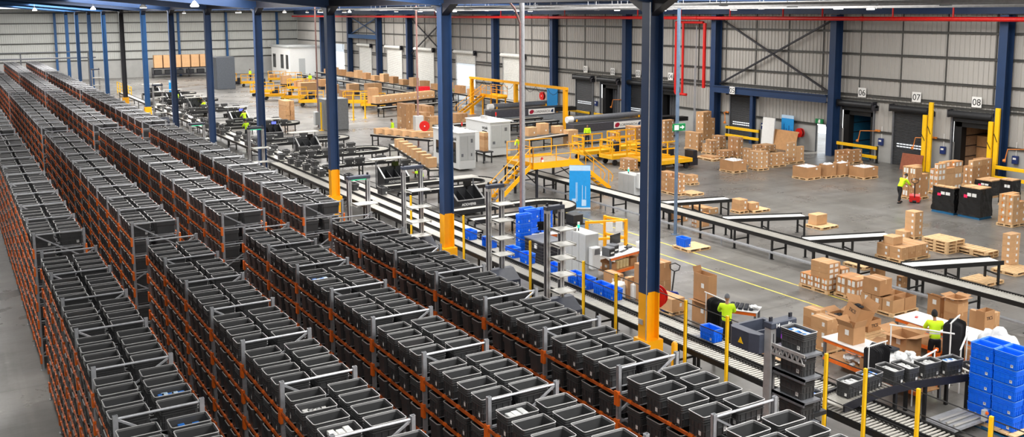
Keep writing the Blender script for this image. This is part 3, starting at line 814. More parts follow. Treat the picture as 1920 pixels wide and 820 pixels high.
# pick stations between the loops
def station(x, y, label, sc=1., screen=False):
    t = thing('pick_station', label, 'workstation', (x, y, 0), 0, 'pick stations'); t.scale = (.86, .86, .84)
    mb = MB()
    mb.prism([(-.9,.25),(.9,.25),(.9,1.05),(-.9,1.05)], 1, -.55, -.50)
    mb.prism([(-.55,.25),(.75,.25),(.75,1.75),(.62,1.75),(-.50,1.05),(-.55,1.05)], 0, -.95, -.88); mb.prism([(-.55,.25),(.75,.25),(.75,1.75),(.62,1.75),(-.50,1.05),(-.55,1.05)], 0, .88, .95)
    mb.box(-.9, .68, .25, .9, .74, 1.7); mb.box(-.9,-.5,.6,.9,.7,.66)
    for dx in (-.3, .3): mb.prism([(-.5,.66),(.68,.66),(.68,1.5),(-.5,1.0)], 0, dx-.02, dx+.02)
    obj('hopper', mb, DGREY, t)
    mb = MB()
    for dx in (-.915, .915): mb.bar((dx,-.53,1.07),(dx,.68,1.78), .10, .05)
    mb.box(-.95,-.58,1.04,.95,-.50,1.09); obj('edge_trim', mb, ALU, t)
    mb = MB()
    for dx in (-.8, .8):
        for dy in (-.45, .6): mb.box(dx-.05, dy-.05, 0, dx+.05, dy+.05, .3)
    obj('foot', mb, BLACK, t)
    mb = MB(); mb.box(-1.3,.75,2.18,1.25,1.65,2.24); obj('canopy', mb, mat('station_canopy', (.73,.72,.69), .6), t)
    for dx in (-1.0, .9):
        mb = MB(); mb.box(dx-.03,.8,0,dx+.03,.86,2.18); obj('canopy_post', mb, MGREY, t)
    mb = MB(); mb.box(.10,.55,1.72,.62,.60,2.05); mb.box(.32,.6,1.5,.40,.66,1.75); obj('monitor', mb, SCREEN, t)
    if screen: mb = MB(); mb.box(.13,.545,1.76,.59,.55,2.02); obj('screen', mb, EBLUE, t)
    text('ADDVERB', t, (-.15,-.552,.72), .22, PAPER)
    return t
def text(s, parent, loc, size, m, rot=(PI/2,0,0), ext=.004, name='lettering', align='CENTER'):
    cu = bpy.data.curves.new('txt', 'FONT'); cu.body = s; cu.size = size; cu.extrude = ext; cu.align_x = align
    o = bpy.data.objects.new('txt', cu); C.objects.link(o); bpy.context.view_layer.update()
    me = bpy.data.meshes.new_from_object(o.evaluated_get(bpy.context.evaluated_depsgraph_get())); bpy.data.objects.remove(o)
    me.name = name; me.materials.clear(); me.materials.append(m)
    q = bpy.data.objects.new(name, me); C.objects.link(q); q.location = loc; q.rotation_euler = rot
    if parent: q.parent = parent
    return q
ST = [(23.6,44.2,'second from the viewer, partly behind a column'),(23.1,52.6,'with the worker in hi-vis at its side'),(23.1,68.2,'third row of loops'),(24.0,90.5,'fourth, beside the screen'),(23.8,107.8-.6,'fifth, furthest'),(23.4,78.2,'between third and fourth loops')]
for k, (x, y, n_) in enumerate(ST): station(x, y, 'dark grey pick station with sloped hopper, %s' % n_, screen=(k in (3,5)))
# small totes standing on the lanes
TP = [(22.503,58.311,0.9)[:2],(23.233,58.234,0.9)[:2],(23.917,58.163,0.9)[:2],(24.743,58.626,0.9)[:2],(25.394,55.879,0.9)[:2],(26.16,55.771,0.9)[:2],(26.952,55.835,0.9)[:2],(19.163,57.699,0.9)[:2],(19.314,56.087,0.9)[:2],(20.076,56.418,0.9)[:2],(20.38,59.576,0.9)[:2],(20.716,58.587,0.9)[:2],(21.239,61.72,0.9)[:2],(20.223,61.137,0.9)[:2],(22.243,59.163,0.9)[:2],(20.832,55.414,0.9)[:2],(19.382,65.288,0.9)[:2],(19.212,62.863,0.9)[:2],(20.209,64.545,0.9)[:2],(20.499,67.273,0.9)[:2],(19.193,60.708,0.9)[:2],(20.149,61.267,0.9)[:2],(19.265,57.876,0.9)[:2],(20.047,74.669,0.9)[:2],(19.196,71.025,0.9)[:2],(26.498,83.61,0.9)[:2],(19.478,92.035,0.9)[:2],(19.396,78.42,0.9)[:2],(20.602,83.914,0.9)[:2],(19.436,84.684,0.9)[:2],(23.845,95.182,0.9)[:2],(27.11,91.467,0.9)[:2],(26.746,98.232,0.9)[:2],(26.811,106.58,0.9)[:2],(26.651,108.98,0.9)[:2],(21.261,95.141,0.9)[:2],(20.668,88.99,0.9)[:2],(20.754,80.459,0.9)[:2],(20.992,87.758,0.9)[:2],(23.542,99.737,0.9)[:2],(23.283,102.554,0.9)[:2],(19.592,68.829,0.9)[:2],(19.403,66.73,0.9)[:2]]

LEGS = [58.4, 55.9]+[yc+d for yc in (64.3, 72.2, 84.4, 100.4, 112.3, 123.2) for d in (-1.2, 1.2)]
SPOT = []
def ride(x, y):
    if x < 21.2: x = 19.38 if x < 19.85 else 20.25; a = 0
    else: y = min(LEGS, key=lambda q: abs(q-y)); x = min(max(x, 21.6), 26.0 if y not in (55.9,) else 26.0); a = 1
    for q in SPOT:
        if abs(q[0]-x) < (.72 if a else .5) and abs(q[1]-y) < (.5 if a else .72): return
    SPOT.append((x, y))
    small_tote((x, y, .902), 0 if a else PI/2, 'dark grey tote on the sorting conveyors among the loops', 'dark totes on the sorting conveyors')
for x, y in TP: ride(x, y)
rr_ = random.Random(3)
for y in LEGS[2:]:
    for k in range(5):
        if rr_.random() < .62: ride(21.8+.9*k, y)
for k in range(26):
    ride(19.38 if k % 2 else 20.25, 47+2.45*k+rr_.uniform(0,1))
# ------------------------------------------------------------------ dock doors, signs, services on the wall
NDOOR = [0]
def shutter(y0, y1, zb, zt, white=False, lab='', slots=False):
    NDOOR[0] += 1
    t = bpy.data.objects.new('door_%d' % NDOOR[0], None); C.objects.link(t); t.location = (XW, (y0+y1)/2, 0); t['kind'] = 'structure'; t['label'] = lab
    w = (y1-y0)/2; m1 = SHUTW if white else SHUT; m2 = SHUTW if white else DGREY
    mb = MB(); n = int((zt-zb)/.10)
    if n > 0:
        prof = []
        for k in range(n):
            z = zb+(zt-zb)*k/n; p = (zt-zb)/n
            prof += [(z, 0), (z+.62*p, -.028), (z+.9*p, -.006)]
        prof.append((zt, 0)); i = len(mb.v)
        segs = [(-w, w)]
        for z, dx in prof: mb.v += [(-.10+dx, -w, z), (-.10+dx, w, z)]
        for k in range(len(prof)-1): mb.f.append((i+2*k, i+2*k+1, i+2*k+3, i+2*k+2)); mb.m.append(0)
        mb.box(-.07, -w, zb, -.05, w, zt)
        obj('curtain', mb, m1, t)
        if slots:
            mb = MB()
            for zz in (zb+1.27, zb+1.45):
                for k in range(9):
                    ya = -w+.25+k*(2*w-.5)/9; mb.box(-.142, ya, zz, -.12, ya+.2, zz+.075)
            obj('vision_slot', mb, mat('slot_daylight', (.9,.92,.93), .2, emit=(.95,.97,1), estr=.55), t)
    mb = MB(); mb.tube([(-.34,-w-.1,zt+.12),(-.34,w+.1,zt+.12)], .24, 14); obj('drum', mb, m2, t, sm=40)
    for s in (-1, 1):
        mb = MB(); mb.box(-.18, s*w, 0, -.02, s*(w+.11), zt+.1); obj('guide_rail', mb, MGREY if not white else ALU, t)
        mb = MB(); mb.box(-.52, s*(w+.1), zt-.12, -.06, s*(w+.2), zt+.38); obj('end_bracket', mb, DARKST, t)
    mb = MB(); mb.box(-.58, -w-.42, zt-.22, -.14, -w-.2, zt+.12); mb.tube([(-.36,-w-.2,zt+.1),(-.36,-w-.42,zt+.1)], .13, 10); obj('motor', mb, DARKST, t)
    return t
for n_, (a, b) in DOCK.items():
    op = n_ in ('02','04','06','08')
    shutter(a, b, 3.45 if op else 0., 3.85, False, 'dark roller door of dock %s, %s' % (n_, 'rolled up' if op else 'closed'), slots=not op)
for k, (a, b) in enumerate(FAR): shutter(a, b, 4.3 if k == 3 else 0., 5.6, True, 'white roller shutter in the far dock wall, %s' % ('half raised' if k == 3 else 'closed'))
def recess(y0, y1, kind):
    """dock shelter and the back of a trailer standing behind the opening"""
    t = thing('dock_trailer', {'blue':'open trailer with blue inner wall parked behind dock six','beige':'open trailer with pale plywood load inside dock eight','dark':'dark trailer with grey doors behind dock two','dark2':'dark trailer with grey strip behind dock four'}[kind], 'trailer', (XW, (y0+y1)/2, 0), 0, None)
    w = (y1-y0)/2; mb = MB()
    for s in (-1, 1): mb.box(.18, s*(w-.45), 0, .7, s*(w+.1), 4.0)
    mb.box(.18, -w, 3.1, .7, w, 4.0); obj('dock_shelter', mb, BLACK, t)
    col = {'blue': mat('trailer_blue', (.16,.42,.55), .5), 'beige': mat('trailer_ply', (.70,.60,.50), .7), 'dark': DGREY, 'dark2': DGREY}[kind]
    mb = MB(); mb.box(.72, -1.25, .05, 9, -1.2, 3.2); mb.box(.72, 1.2, .05, 9, 1.25, 3.2); mb.box(8.9, -1.2, .05, 9, 1.2, 3.2); mb.box(.72, -1.25, 3.2, 9, 1.25, 3.3); mb.box(.2, -1.25, -.05, 9, 1.25, .04)
    for z in (1.0, 1.7, 2.4): mb.box(.8, 1.17, z, 8.9, 1.2, z+.06, 1); mb.box(8.85, -1.2, z, 8.9, 1.2, z+.06, 1)
    obj('trailer_body', mb, [col, DARKST], t)
    if kind == 'beige':
        mb = MB(); mb.box(2.2, -1.15, .1, 6, 1.15, 2.35)
        for z in (.8, 1.6): mb.box(2.18, -1.15, z, 2.2, 1.15, z+.05, 1)
        obj('load_face', mb, [PLY, DARKST], t)
        mb = MB(); mb.box(.74, 1.05, .1, .8, 1.2, 3.0); obj('teal_post', mb, mat('teal_paint', (.05,.33,.36), .5), t)
    if kind.startswith('dark'):
        mb = MB()
        for k in range(4): mb.box(1.0, -.35+.33*k, .1, 1.1, -.08+.33*k, 3.0)
        obj('strip_curtain', mb, MGREY, t)
recess(44.85,47.65,'blue'); recess(35.8,38.6,'beige'); recess(74.75,77.7,'dark'); recess(66.1,68.8,'dark2')
# outside
mb = MB(); mb.quad((XW+.1,14,-.05),(130,14,-.05),(130,190,-.05),(XW+.1,190,-.05)); struct('ground_outside', mb, mat('asphalt_pale', (.86,.86,.85), .9))
mb = MB(); mb.box(95, 120, 0, 97, 260, 4.2); mb.box(94.9, 120, 4.2, 97.1, 260, 4.6, 1); struct('wall_outside', mb, [mat('outside_wall', (.78,.78,.78), .8), MGREY])
hb = bmesh.new()
for k in range(60):
    bmesh.ops.create_icosphere(hb, subdivisions=1, radius=random.uniform(1.2,2.2), matrix=Matrix.Translation((random.uniform(100,106), random.uniform(225,300), random.uniform(4,7))))
mb = MB(); mb.bm(hb); hb.free(); tag(single('outside_shrubbery', mb, mat('foliage', (.35,.50,.22), .9, bump=.6, scale=2), 'green foliage seen outside through the big far doorway', 'plants'), None, kind='stuff')
# exit door leaf, sign boards
def signboard(n_, y, z=4.84, x=56.80, s=.34):
    t = thing('dock_number_sign', 'white square dock sign reading zero %s in black digits' % ['one','two','three','four','five','six','seven','eight'][int(n_)-1], 'sign', (x, y, z))
    mb = MB(); mb.box(-.015, -s, -s, .0, s, s); obj('board', mb, WHITE, t)
    text(n_, t, (-.018, 0, -.21), .60, BLACK, rot=(PI/2, 0, -PI/2))
for n_, y in (('01',80.2),('02',75.6),('03',71.6),('04',66.9),('06',45.85),('07',41.37),('08',36.96)): signboard(n_, y)
mb = MB(); mb.box(56.0, 48.4, 3.92, 56.06, 60.4, 4.5); mb.box(55.9, 48.4, 4.44, 56.25, 60.4, 4.5); mb.box(55.9, 48.4, 3.92, 56.25, 60.4, 3.98); struct('beam_70', mb, NAVY)
signboard('05', 58.05, 4.21, 55.89, .30)
for y in (56.0,):
    mb = MB(); hcol(mb, 56.2, y, 0, 3.92, .3, .35); tag(obj('column', mb, NAVY), 'short navy post under the beam beside dock five', 'column', None, 'structure')
mb = MB(); mb.box(56.1, 133.3, 6.75, 56.5, 144.5, 7.35); struct('beam_71', mb, BLUEST)
for k, (ya, yb) in enumerate(((48.4,60.3),(111.1,122.0),(133.3,144.5))):
    z0 = 4.6 if k == 0 else (5.0 if k == 1 else 7.4)
    mb = MB(); mb.bar((56.5,ya,z0),(56.5,yb,10.1),.13,.13); mb.bar((56.62,ya,10.1),(56.62,yb,z0),.13,.13); struct('trim_%d' % (20+k), mb, DARKST if k < 2 else BLUEST)
# exit sign boxes
def exitsign(loc, label, rz, arrow=False):
    t = thing('exit_sign', label, 'sign', loc, rz)
    mb = MB(); mb.box(-.36,-.05,-.17,.36,.05,.17); obj('housing', mb, GREENS, t)
    mb = MB()
    if arrow: mb.prism([(.02,-.03),(.15,-.03),(.15,-.1),(.3,0),(.15,.1),(.15,.03),(.02,.03)], 1, -.056, -.05); mb.box(-.32,-.056,-.12,-.05,-.05,.12)
    else:
        mb.box(-.04,-.056,-.13,.12,-.05,.13); mb.prism([(-.02,.05),(-.10,.0),(-.05,-.03),(-.11,-.10),(-.07,-.12),(0,-.04),(.04,.04)], 1, -.06, -.05); mb.tube([(-.02,-.058,.08),(-.02,-.05,.08)], .03, 8)
    obj('pictogram', mb, WHITE, t)
exitsign((56.7, 49.55, 2.42), 'green exit sign over the bright open door', -PI/2)
mb = MB(); mb.box(XW-.05, 50.05, 0, XW+.05, 50.12, 2.2); mb.box(XW-.05, 49.03, 0, XW+.05, 49.1, 2.2); mb.box(XW-.05, 49.1, 2.16, XW+.05, 50.05, 2.22); struct('door_30', mb, MGREY)
# hose reels
def hosereel(loc, label, rz, r=.32):
    t = thing('hose_reel', label, 'hose reel', loc, rz)
    for s in (-1, 1): mb = MB(); mb.tube([(0,s*.11-.012,0),(0,s*.11+.012,0)], r, 20); obj('reel_disc', mb, RED, t, sm=40)
    mb = MB(); mb.tube([(0,-.1,0),(0,.1,0)], r*.72, 18); 
    for k in range(5): mb.tube([(math.cos(a)*r*.76, -.08+.04*k, math.sin(a)*r*.76) for a in [2*PI*j/16 for j in range(17)]], .02, 5, cap=False)
    obj('hose', mb, BLACK, t, sm=40)
    mb = MB(); mb.tube([(0,-.16,0),(0,.24,0)], .05, 10); obj('hub', mb, WHITE, t)
    mb = MB(); mb.box(-.05,.12,-.06,.05,.26,.06); obj('bracket', mb, RED, t)
    return t
hosereel((56.62, 51.35, 1.35), 'red fire hose reel on the wall left of the bright exit', -PI/2, .36)
hosereel((56.2,87.479,1.596), 'red fire hose reel on the wall behind the yellow gantry', -PI/2, .45)
hosereel((32.2, 67.2, 1.9), 'red hose reel under the grey switch box beyond the loops', -.35, .40)
# boards leaning on the wall
mb = MB(); mb.prism([(54.55,0),(54.75,2.35),(54.85,2.35),(54.65,0)], 1, -.62, .62)
for i in range(len(mb.v)): mb.v[i] = (mb.v[i][0]-54.6, mb.v[i][1], mb.v[i][2])
single('white_board', mb, WHITE, 'large white panel leaning on the wall left of the blue poster', 'panel', (55.6, 53.75, 0))
t = thing('wall_banner', 'blue poster with pale header standing behind the plywood sheet', 'poster', (56.6, 52.6, 1.0))
mb = MB(); mb.box(-.02,-.62,0,.02,.62,1.35); obj('panel', mb, BANB, t)
mb = MB(); mb.box(-.025,-.62,1.35,.02,.62,1.6); obj('header', mb, PALEB, t)
mb = MB()
for k, (a, h) in enumerate(((-.45,.5),(-.2,.8),(.05,.55),(.3,.9))): mb.box(-.026,a,.05,-.02,a+.07,h)
obj('artwork', mb, mat('banner_dark_blue', (.05,.35,.62), .5), t)
mb = MB(); mb.prism([(0,0),(.35,1.5),(.39,1.5),(.04,0)], 1, -1.2, 1.2); single('plywood_sheet', mb, PLY, 'plywood sheet leaning on wall behind the carton stacks', 'sheet', (55.6, 52.1, 0))
mb = MB(); mb.prism([(0,0),(.25,1.1),(.29,1.1),(.04,0)], 1, -.8, .8); single('brown_board', mb, mat('brown_board', (.55,.30,.20), .7), 'reddish brown board leaning beside closed dock seven', 'board', (55.4, 40.6, 0))
# guard rails and bollards
def rail(x, y0, y1, label, posts=2):
    t = thing('guard_rail', label, 'barrier', (x, (y0+y1)/2, 0), 0, None); w = (y1-y0)/2
    for z in (.32, .97): mb = MB(); mb.bbox(-.06,-w,z,.06,w,z+.22,.015); obj('rail_board', mb, YELP, t)
    for s in (-1, 1): mb = MB(); mb.box(.06,s*w-.12*s,0,.18,s*w-.0*s,1.22); mb.box(-.0,s*w-.25*s,0,.3,s*w+.05*s,.02); obj('post', mb, BLACK, t)
for x, a, b, n_ in ((56.05,55.1,58.9,'before dock five'),(56.05,43.8,47.3,'before dock six'),(53.,74.2,77.8,'before dock two, left end'),(53.,69.8,73.4,'before dock three'),(53.,65.0,69.2,'before dock four, partly behind the column'),(55.4,31.0,34.6,'at the right edge of the dock wall'),(53.,78.3,81.5,'leftmost, below the leaning blue sign')):
    rail(x, a, b, 'yellow double guard rail %s' % n_)
for x, y, h, n_ in ((55.95,39.6,4.66,'tall one between docks seven and eight'),(55.85,39.95,3.8,'shorter one between docks seven and eight'),(55.95,34.95,4.66,'tall one right of dock eight'),(55.85,35.3,3.8,'shorter one right of dock eight')):
    t = thing('dock_guard_post', 'yellow upright dock guard post, %s' % n_, 'post', (x, y, 0))
    mb = MB(); mb.bbox(-.08,-.15,0,.08,.15,h,.02); obj('guard_body', mb, YELP, t)
    mb = MB(); mb.bar((-.09,-.1,h*.55),(-.09,.14,h*.66),.05,.03); obj('strap', mb, BLACK, t)
# wall fittings between the docks
def control_box(y, z, label, m=None):
    t = thing('control_box', label, 'control box', (56.9, y, z)); mb = MB(); mb.bbox(-.16,-.18,-.25,.04,.18,.25,.02); obj('housing', mb, m or mat('box_blue', (.12,.20,.42), .4), t)
    mb = MB(); mb.box(-.17,-.10,.02,-.16,.10,.14); mb.tube([(0,0,.25),(0,0,1.1)], .02, 6); obj('label_plate', mb, WHITE, t)
for y, n_ in ((44.1,'between docks six and seven'),(39.2,'between docks seven and eight'),(55.4,'right of dock five'),(78.4,'between docks one and two'),(34.2,'right of the last navy column')): control_box(y, 1.45, 'blue dock control box on the wall %s' % n_)
def dock_lamp(loc, label, d=1):
    t = thing('dock_lamp', label, 'lamp', loc); mb = MB(); mb.box(.0,-.2,-.05,.1,.2,.08); obj('wall_plate', mb, mat('lamp_orange', (.85,.50,.18), .5), t)
    mb = MB(); mb.tube([(0,0,0),(-.55,d*.25,.02),(-.9,d*.75,.0),(-.95,d*.85,-.65)], .035, 6); obj('swing_arm', mb, MATS['lamp_orange'], t)
    mb = MB(); mb.tube([(-.95,d*.82,-.72),(-1.05,d*.95,-.72)], [.12,.08], 10); obj('lamp_head', mb, MATS['lamp_orange'], t)
for y, d, n_ in ((44.4,1,'right of dock six'),(39.9,1,'right of dock seven'),(33.4,1,'at the right edge'),(59.6,-1,'left of dock five'),(73.6,1,'left of dock three')): dock_lamp((56.8, y, 2.2), 'orange swing arm dock lamp %s' % n_, d)
# red pipework
XP = 55.4
def pipe(pts, r, label, name='sprinkler_pipe', m=None):
    mb = MB(); mb.tube(pts, r, 10)
    return single(name, mb, m or RED, label, 'pipe', sm=40)
t = thing('fire_main', 'thick red sprinkler main running the length of the dock wall', 'pipe', (XP, 0, 0))
mb = MB(); mb.tube([(0,18,10.13),(0,170,10.13)], .15, 12); obj('main_run', mb, RED, t, sm=40)
for y in (24,31,38,42.5,48.5,52.3,58,64,70,82,95,112):
    mb = MB(); mb.tube([(0,y,10.2),(0,y,11.4)], .06, 8); obj('riser', mb, RED, t, sm=40)
for y in (28,45,62,85): mb = MB(); mb.tube([(0,y-.12,10.13),(0,y+.12,10.13)], .175, 12); obj('coupling', mb, RED, t, sm=40)
t = thing('riser_pipes', 'pair of red riser pipes coming down left of dock five', 'pipe', (55.9, 64.6, 0))
for dy in (.55, -.35):
    mb = MB(); mb.tube([(0,dy,3.55),(0,dy,9.8)], .14 if dy > 0 else .11, 10); obj('riser', mb, RED, t, sm=40)
mb = MB(); mb.tube([(0,.55,3.6),(0,.5,3.45),(0,-.9,3.45)], .12, 10); mb.tube([(0,.55,9.75),(0,-2.9,9.75)], .12, 10); obj('cross_run', mb, RED, t, sm=40)
pipe([(55.8,61.4,4.2),(55.8,61.4,9.7)], .15, 'single thick red pipe beside the navy column of dock five')
mb = MB(); mb.tube([(56.5,63.2,0),(56.5,63.2,9.5)], .05, 6); mb.tube([(56.5,63.35,0),(56.5,63.35,6.0)], .04, 6); single('wall_conduit', mb, GALV, 'grey conduits on the wall beside the red risers', 'conduit')
# cable trays and hanging lights under the roof
for x, z, n_, ws in ((28.,10.93,'lower tray crossing high over the right side',.5),(30.,11.08,'upper tray crossing high over the right side',.4),(24.5,10.98,'tray nearer the column line',.3),(33.,10.86,'slim tray beyond the two wide ones',.25),(37.,10.90,'slim tray farthest from the column line',.25)):
    t = thing('cable_tray', 'galvanised cable ladder, %s' % n_, 'cable tray', (x, 0, z)); mb = MB()
    for s in (-1, 1): mb.box(s*ws/2-.02, 10, -.04, s*ws/2+.02, 70, .04)
    for k in range(120): mb.box(-ws/2, 10.2+.5*k, -.03, ws/2, 10.26+.5*k, -.01)
    obj('ladder', mb, ALU, t)
    for k in range(9): mb = MB(); mb.tube([(-ws/2,13+6.5*k,0),(-ws/2,13+6.5*k,1.05)], .012, 5); mb.tube([(ws/2,13+6.5*k,0),(ws/2,13+6.5*k,1.05)], .012, 5); mb.box(-ws/2-.04,12.97+6.5*k,-.07,ws/2+.04,13.03+6.5*k,-.04); obj('hanger', mb, GALV, t)
mb = MB()
for dx, c in ((0,0),(.1,1),(.2,0)): mb.tube([(27.9+dx,10,11.0),(27.9+dx,70,11.0)], .03, 6, m=c)
single('data_cables', mb, [mat('cable_pale', (.72,.68,.62), .6), GALV], 'bundle of pale and orange cables lying on the lower tray', 'cables')
def highbay(x, y, z, label):
    t = thing('ceiling_lamp', label, 'lamp', (x, y, z), 0, 'high bay lamps under the roof')
    mb = MB(); mb.tube([(0,0,.02),(0,0,.10),(0,0,.26),(0,0,.34)], [.26,.25,.12,.08], 14); obj('reflector', mb, WHITE, t, sm=40)
    mb = MB(); mb.tube([(0,0,-.01),(0,0,.02)], [.22,.25], 14); obj('lens', mb, LAMPM, t)
    mb = MB(); mb.tube([(0,0,.34),(0,0,12.1-z)], .012, 5); obj('suspension', mb, GALV, t)
LP = [(50,y) for y in (40,52,66,80,96,112,128,146)]+[(40,y) for y in (34,48,66,84,104,126,148)]+[(30,y) for y in (60,84,112,140)]
for k, (x, y) in enumerate(LP): highbay(x, y, 10.75+.02*(k % 3), 'round white high bay lamp hanging below the roof near the dock wall')
for k, (x, y) in enumerate(((13,100),(10,126),(5,140),(13,74),(13.5,60.0))): highbay(x, y, 11.15, 'round white high bay lamp hanging over the rack rows')
# poles / drops
def drop(x, y, r, m, label, z1=11.3, box=None):
    t = thing('service_pole', label, 'pole', (x, y, 0)); mb = MB(); mb.tube([(0,0,0),(0,0,z1)], r, 10); obj('pole_tube', mb, m, t, sm=40)
    mb = MB(); mb.box(-.15,-.15,0,.15,.15,.02); obj('foot_plate', mb, m, t)
    if box: mb = MB(); mb.bbox(*box, .02); obj('switch_box', mb, LGREY, t)
    return t
GP = mat('pole_blue_grey', (.42,.50,.60), .45, metal=.3)
drop(31.9-.05, 37.1-.1, .085, GP, 'slim blue-grey service pole standing beside the long conveyor') if 0 else drop(29.96, 34.75, .085, GP, 'slim blue-grey service pole standing beside the long conveyor')
drop(23.71, 38.69, .13, GALV, 'grey service mast with a cable bundle beside the blue tote stacks')
mb = MB(); mb.tube([(23.55,38.6,0),(23.55,38.6,10.2),(23.2,38.5,10.9),(22.6,38.3,11.4)], .05, 6); single('cable_bundle', mb, mat('cable_pinkish', (.55,.42,.40), .6), 'reddish corrugated cable bundle strapped to the grey service mast', 'cable')
drop(32.65, 69.3, .07, mat('pole_rust', (.55,.42,.40), .6), 'thin rusty service pole with grey switch box before the carton wall', box=(-.35,-.3,1.1,.35,.25,2.5))
drop(30.4, 86.6, .07, MATS['pole_rust'], 'thin service pole with grey box on the far concrete floor', box=(-.4,-.3,.2,.4,.25,1.45))
exitsign((29.96, 34.62, 5.25), 'green arrow exit sign fixed to the slim service pole', .0, True)
# painted floor lines
mb = MB()
for a, b in (((30.714,39.315,0),(27.072,23.004,0)),((28.936,37.028,0),(26.577,29.972,-0)),):
    pass
for x in (28.35, 26.95):
    mb.box(x-.035, 12, .0, x+.035, 44, .004)
struct('floor_marking', mb, mat('line_yellow', (.82,.76,.28), .6, var=.3, scale=4))
# ------------------------------------------------------------------ mast robots in the aisle
def robot(x, y, H, label, trays=(1.55,2.35,3.05,3.75), rz=0., W=.78, lit=None, base=True, capm=None, plain=False):
    t = thing('mast_robot', label, 'robot', (x, y, 0), rz, 'tote picking mast robots')
    for s in (-1, 1):
        mb = MB(); cx = s*W/2
        mb.box(cx-.07,-.09,.3,cx+.07,.09,H); mb.box(cx-.072,-.06,.35,cx-.06,.06,H-.1,0 if plain else 1); mb.box(cx-.012,-.094,.35,cx+.012,-.088,H-.1,1)
        obj('mast', mb, [ALU, DARKST], t)
    mb = MB(); mb.bbox(-W/2-.08,-.12,H,W/2+.08,.12,H+.14,.02); obj('top_bar', mb, capm or mat('robot_slate', (.23,.25,.30), .45), t)
    for s in (-1, 1): mb = MB(); mb.box(s*W/2-.035,-.02,H+.14,s*W/2+.035,.02,H+.23); obj('lifting_eye', mb, DARKST, t)
    if lit: mb = MB(); mb.box(-W/2+.08,-.06,H-.03,W/2-.08,.06,H-.001); obj('status_light', mb, lit, t)
    for z in trays:
        mb = MB(); mb.box(-W/2+.05,-.62,z,W/2+.18,-.10,z+.03); mb.box(-W/2+.05,-.62,z-.05,-W/2+.08,-.1,z+.05); mb.box(W/2+.15,-.62,z-.05,W/2+.18,-.1,z+.05); mb.box(-W/2+.0,-.12,z-.08,W/2,-.09,z+.04)
        obj('tray', mb, [mat('tray_pale', (.80,.80,.78), .4, metal=.2)], t)
    if base:
        mb = MB(); mb.prism([(-.62,.08),(.30,.08),(.30,1.25),(.12,1.45),(-.12,1.45),(-.62,1.12)], 0, -W/2-.02, W/2+.42); obj('drive_base', mb, MATS['robot_slate'], t)
        text('ADDVERB', t, (.28,-.625,.92), .15, PAPER)
        for s in (-1, 1): mb = MB(); mb.tube([(s*.45-.05,-.5,.1),(s*.45+.05,-.5,.1)], .1, 12); obj('wheel', mb, BLACK, t)
    return t
MATS['robot_slate'] if 'robot_slate' in MATS else mat('robot_slate', (.23,.25,.30), .45)
robot(16.85, 29.4, 4.45, 'grey mast robot with four empty trays left of the tall blue tote stack', trays=(2.05,2.65,3.3,3.9), W=.54)
robot(16.7, 25.3, 4.4, 'grey mast robot with pale trays in front of the white cabinet', trays=(1.75,2.3,2.85,3.3,3.8), W=.54)
robot(13.8, 34.9, 4.25, 'mast robot with green lit bar behind the near rack end', trays=(1.7,2.5,3.3), lit=EGREEN, base=True)
robot(16.35, 35.4, 4.35, 'mast robot with four pale trays left of the second column', trays=(1.6,2.2,2.8,3.5))
robot(15.0, 53.3, 4.25, 'mast robot with green lit bar beside the third rack bay block', trays=(1.6,2.4,3.2), lit=EGREEN)
robot(12.75, 57.6, 4.2, 'mast robot with glowing green trays right at the rack end', trays=(2.6,3.0,3.4), lit=EGREEN)
robot(16.6, 89.8, 4.3, 'distant pale mast robot like a ladder before the conveyors', trays=(1.2,1.9,2.6,3.3,3.8))
robot(15.6, 121.5, 4.2, 'most distant pale mast robot near the end of the racks', trays=(1.5,2.4,3.3))
# robot fourteen: carriage and loaded trays along the aisle
RXE, RYE = 14.42, 13.42
re_ = robot(RXE, RYE, 4.33, 'mast robot numbered 14 holding four loaded dark totes on its trays', trays=(), W=.56, lit=None, base=False, plain=True)
TZ = (4.02, 3.54, 3.06, 2.58)
for z in TZ:
    mb = MB(); mb.box(-.30,-.95,z-.05,.22,-.1,z-.005); mb.box(-.30,-.95,z-.10,-.27,-.1,z-.005); mb.box(.19,-.95,z-.10,.22,-.1,z-.005); mb.box(-.3,-.12,z-.12,.22,-.095,z-.005); obj('tray', mb, MGREY, re_)
mb = MB(); z = TZ[0]; mb.box(-.33,-.95,z-.03,-.30,.0,z+.03); mb.box(-.33,-.95,z-.20,-.30,.0,z-.16)
for k in range(7): mb.bar((-.315,-.9+.13*k,z-.17),(-.315,-.9+.13*(k+.5),z),.025,.02); mb.bar((-.315,-.9+.13*(k+.5),z),(-.315,-.9+.13*(k+1),z-.17),.025,.02)
obj('fork_carriage', mb, ALU, re_)
mb = MB(); S0, S1 = 3.78, 4.18
mb.prism([(-.48,.10),(-.34,.10),(-.34,.92),(-.48,.92),(-.56,.82),(-.56,.32)], 2, S0, S1); mb.prism([(.36,.12),(.46,.12),(.46,.92),(.36,.92)], 2, S0, S1); mb.box(-.34,.84,S0,.36,.92,S1); mb.box(-.34,.12,S0,.36,.84,S0+.12,1); mb.box(-.34,.46,S0+.12,.36,.50,S1-.08)
obj('shuttle_housing', mb, [mat('robot_slate', (.23,.25,.30), .45), BLACK], re_)
mb = MB(); mb.prism([(0,0),(.14,0),(.07,.13)], 0, -.567, -.561)
mb.v = [(p[0], p[1]+.48, p[2]+3.90) for p in mb.v]
obj('warning_triangle', mb, YELP, re_)
text('14', re_, (-.20,-.125,4.355), .12, PAPER); text('Ar', re_, (.14,-.125,4.36), .10, PAPER)
mb = MB(); mb.box(.15,.095,4.0,.18,.105,4.3); obj('violet_light', mb, EVIOLET, re_)
mb = MB(); mb.box(-.5,-.8,.05,.5,.7,.5); obj('drive_base', mb, MATS['robot_slate'], re_)
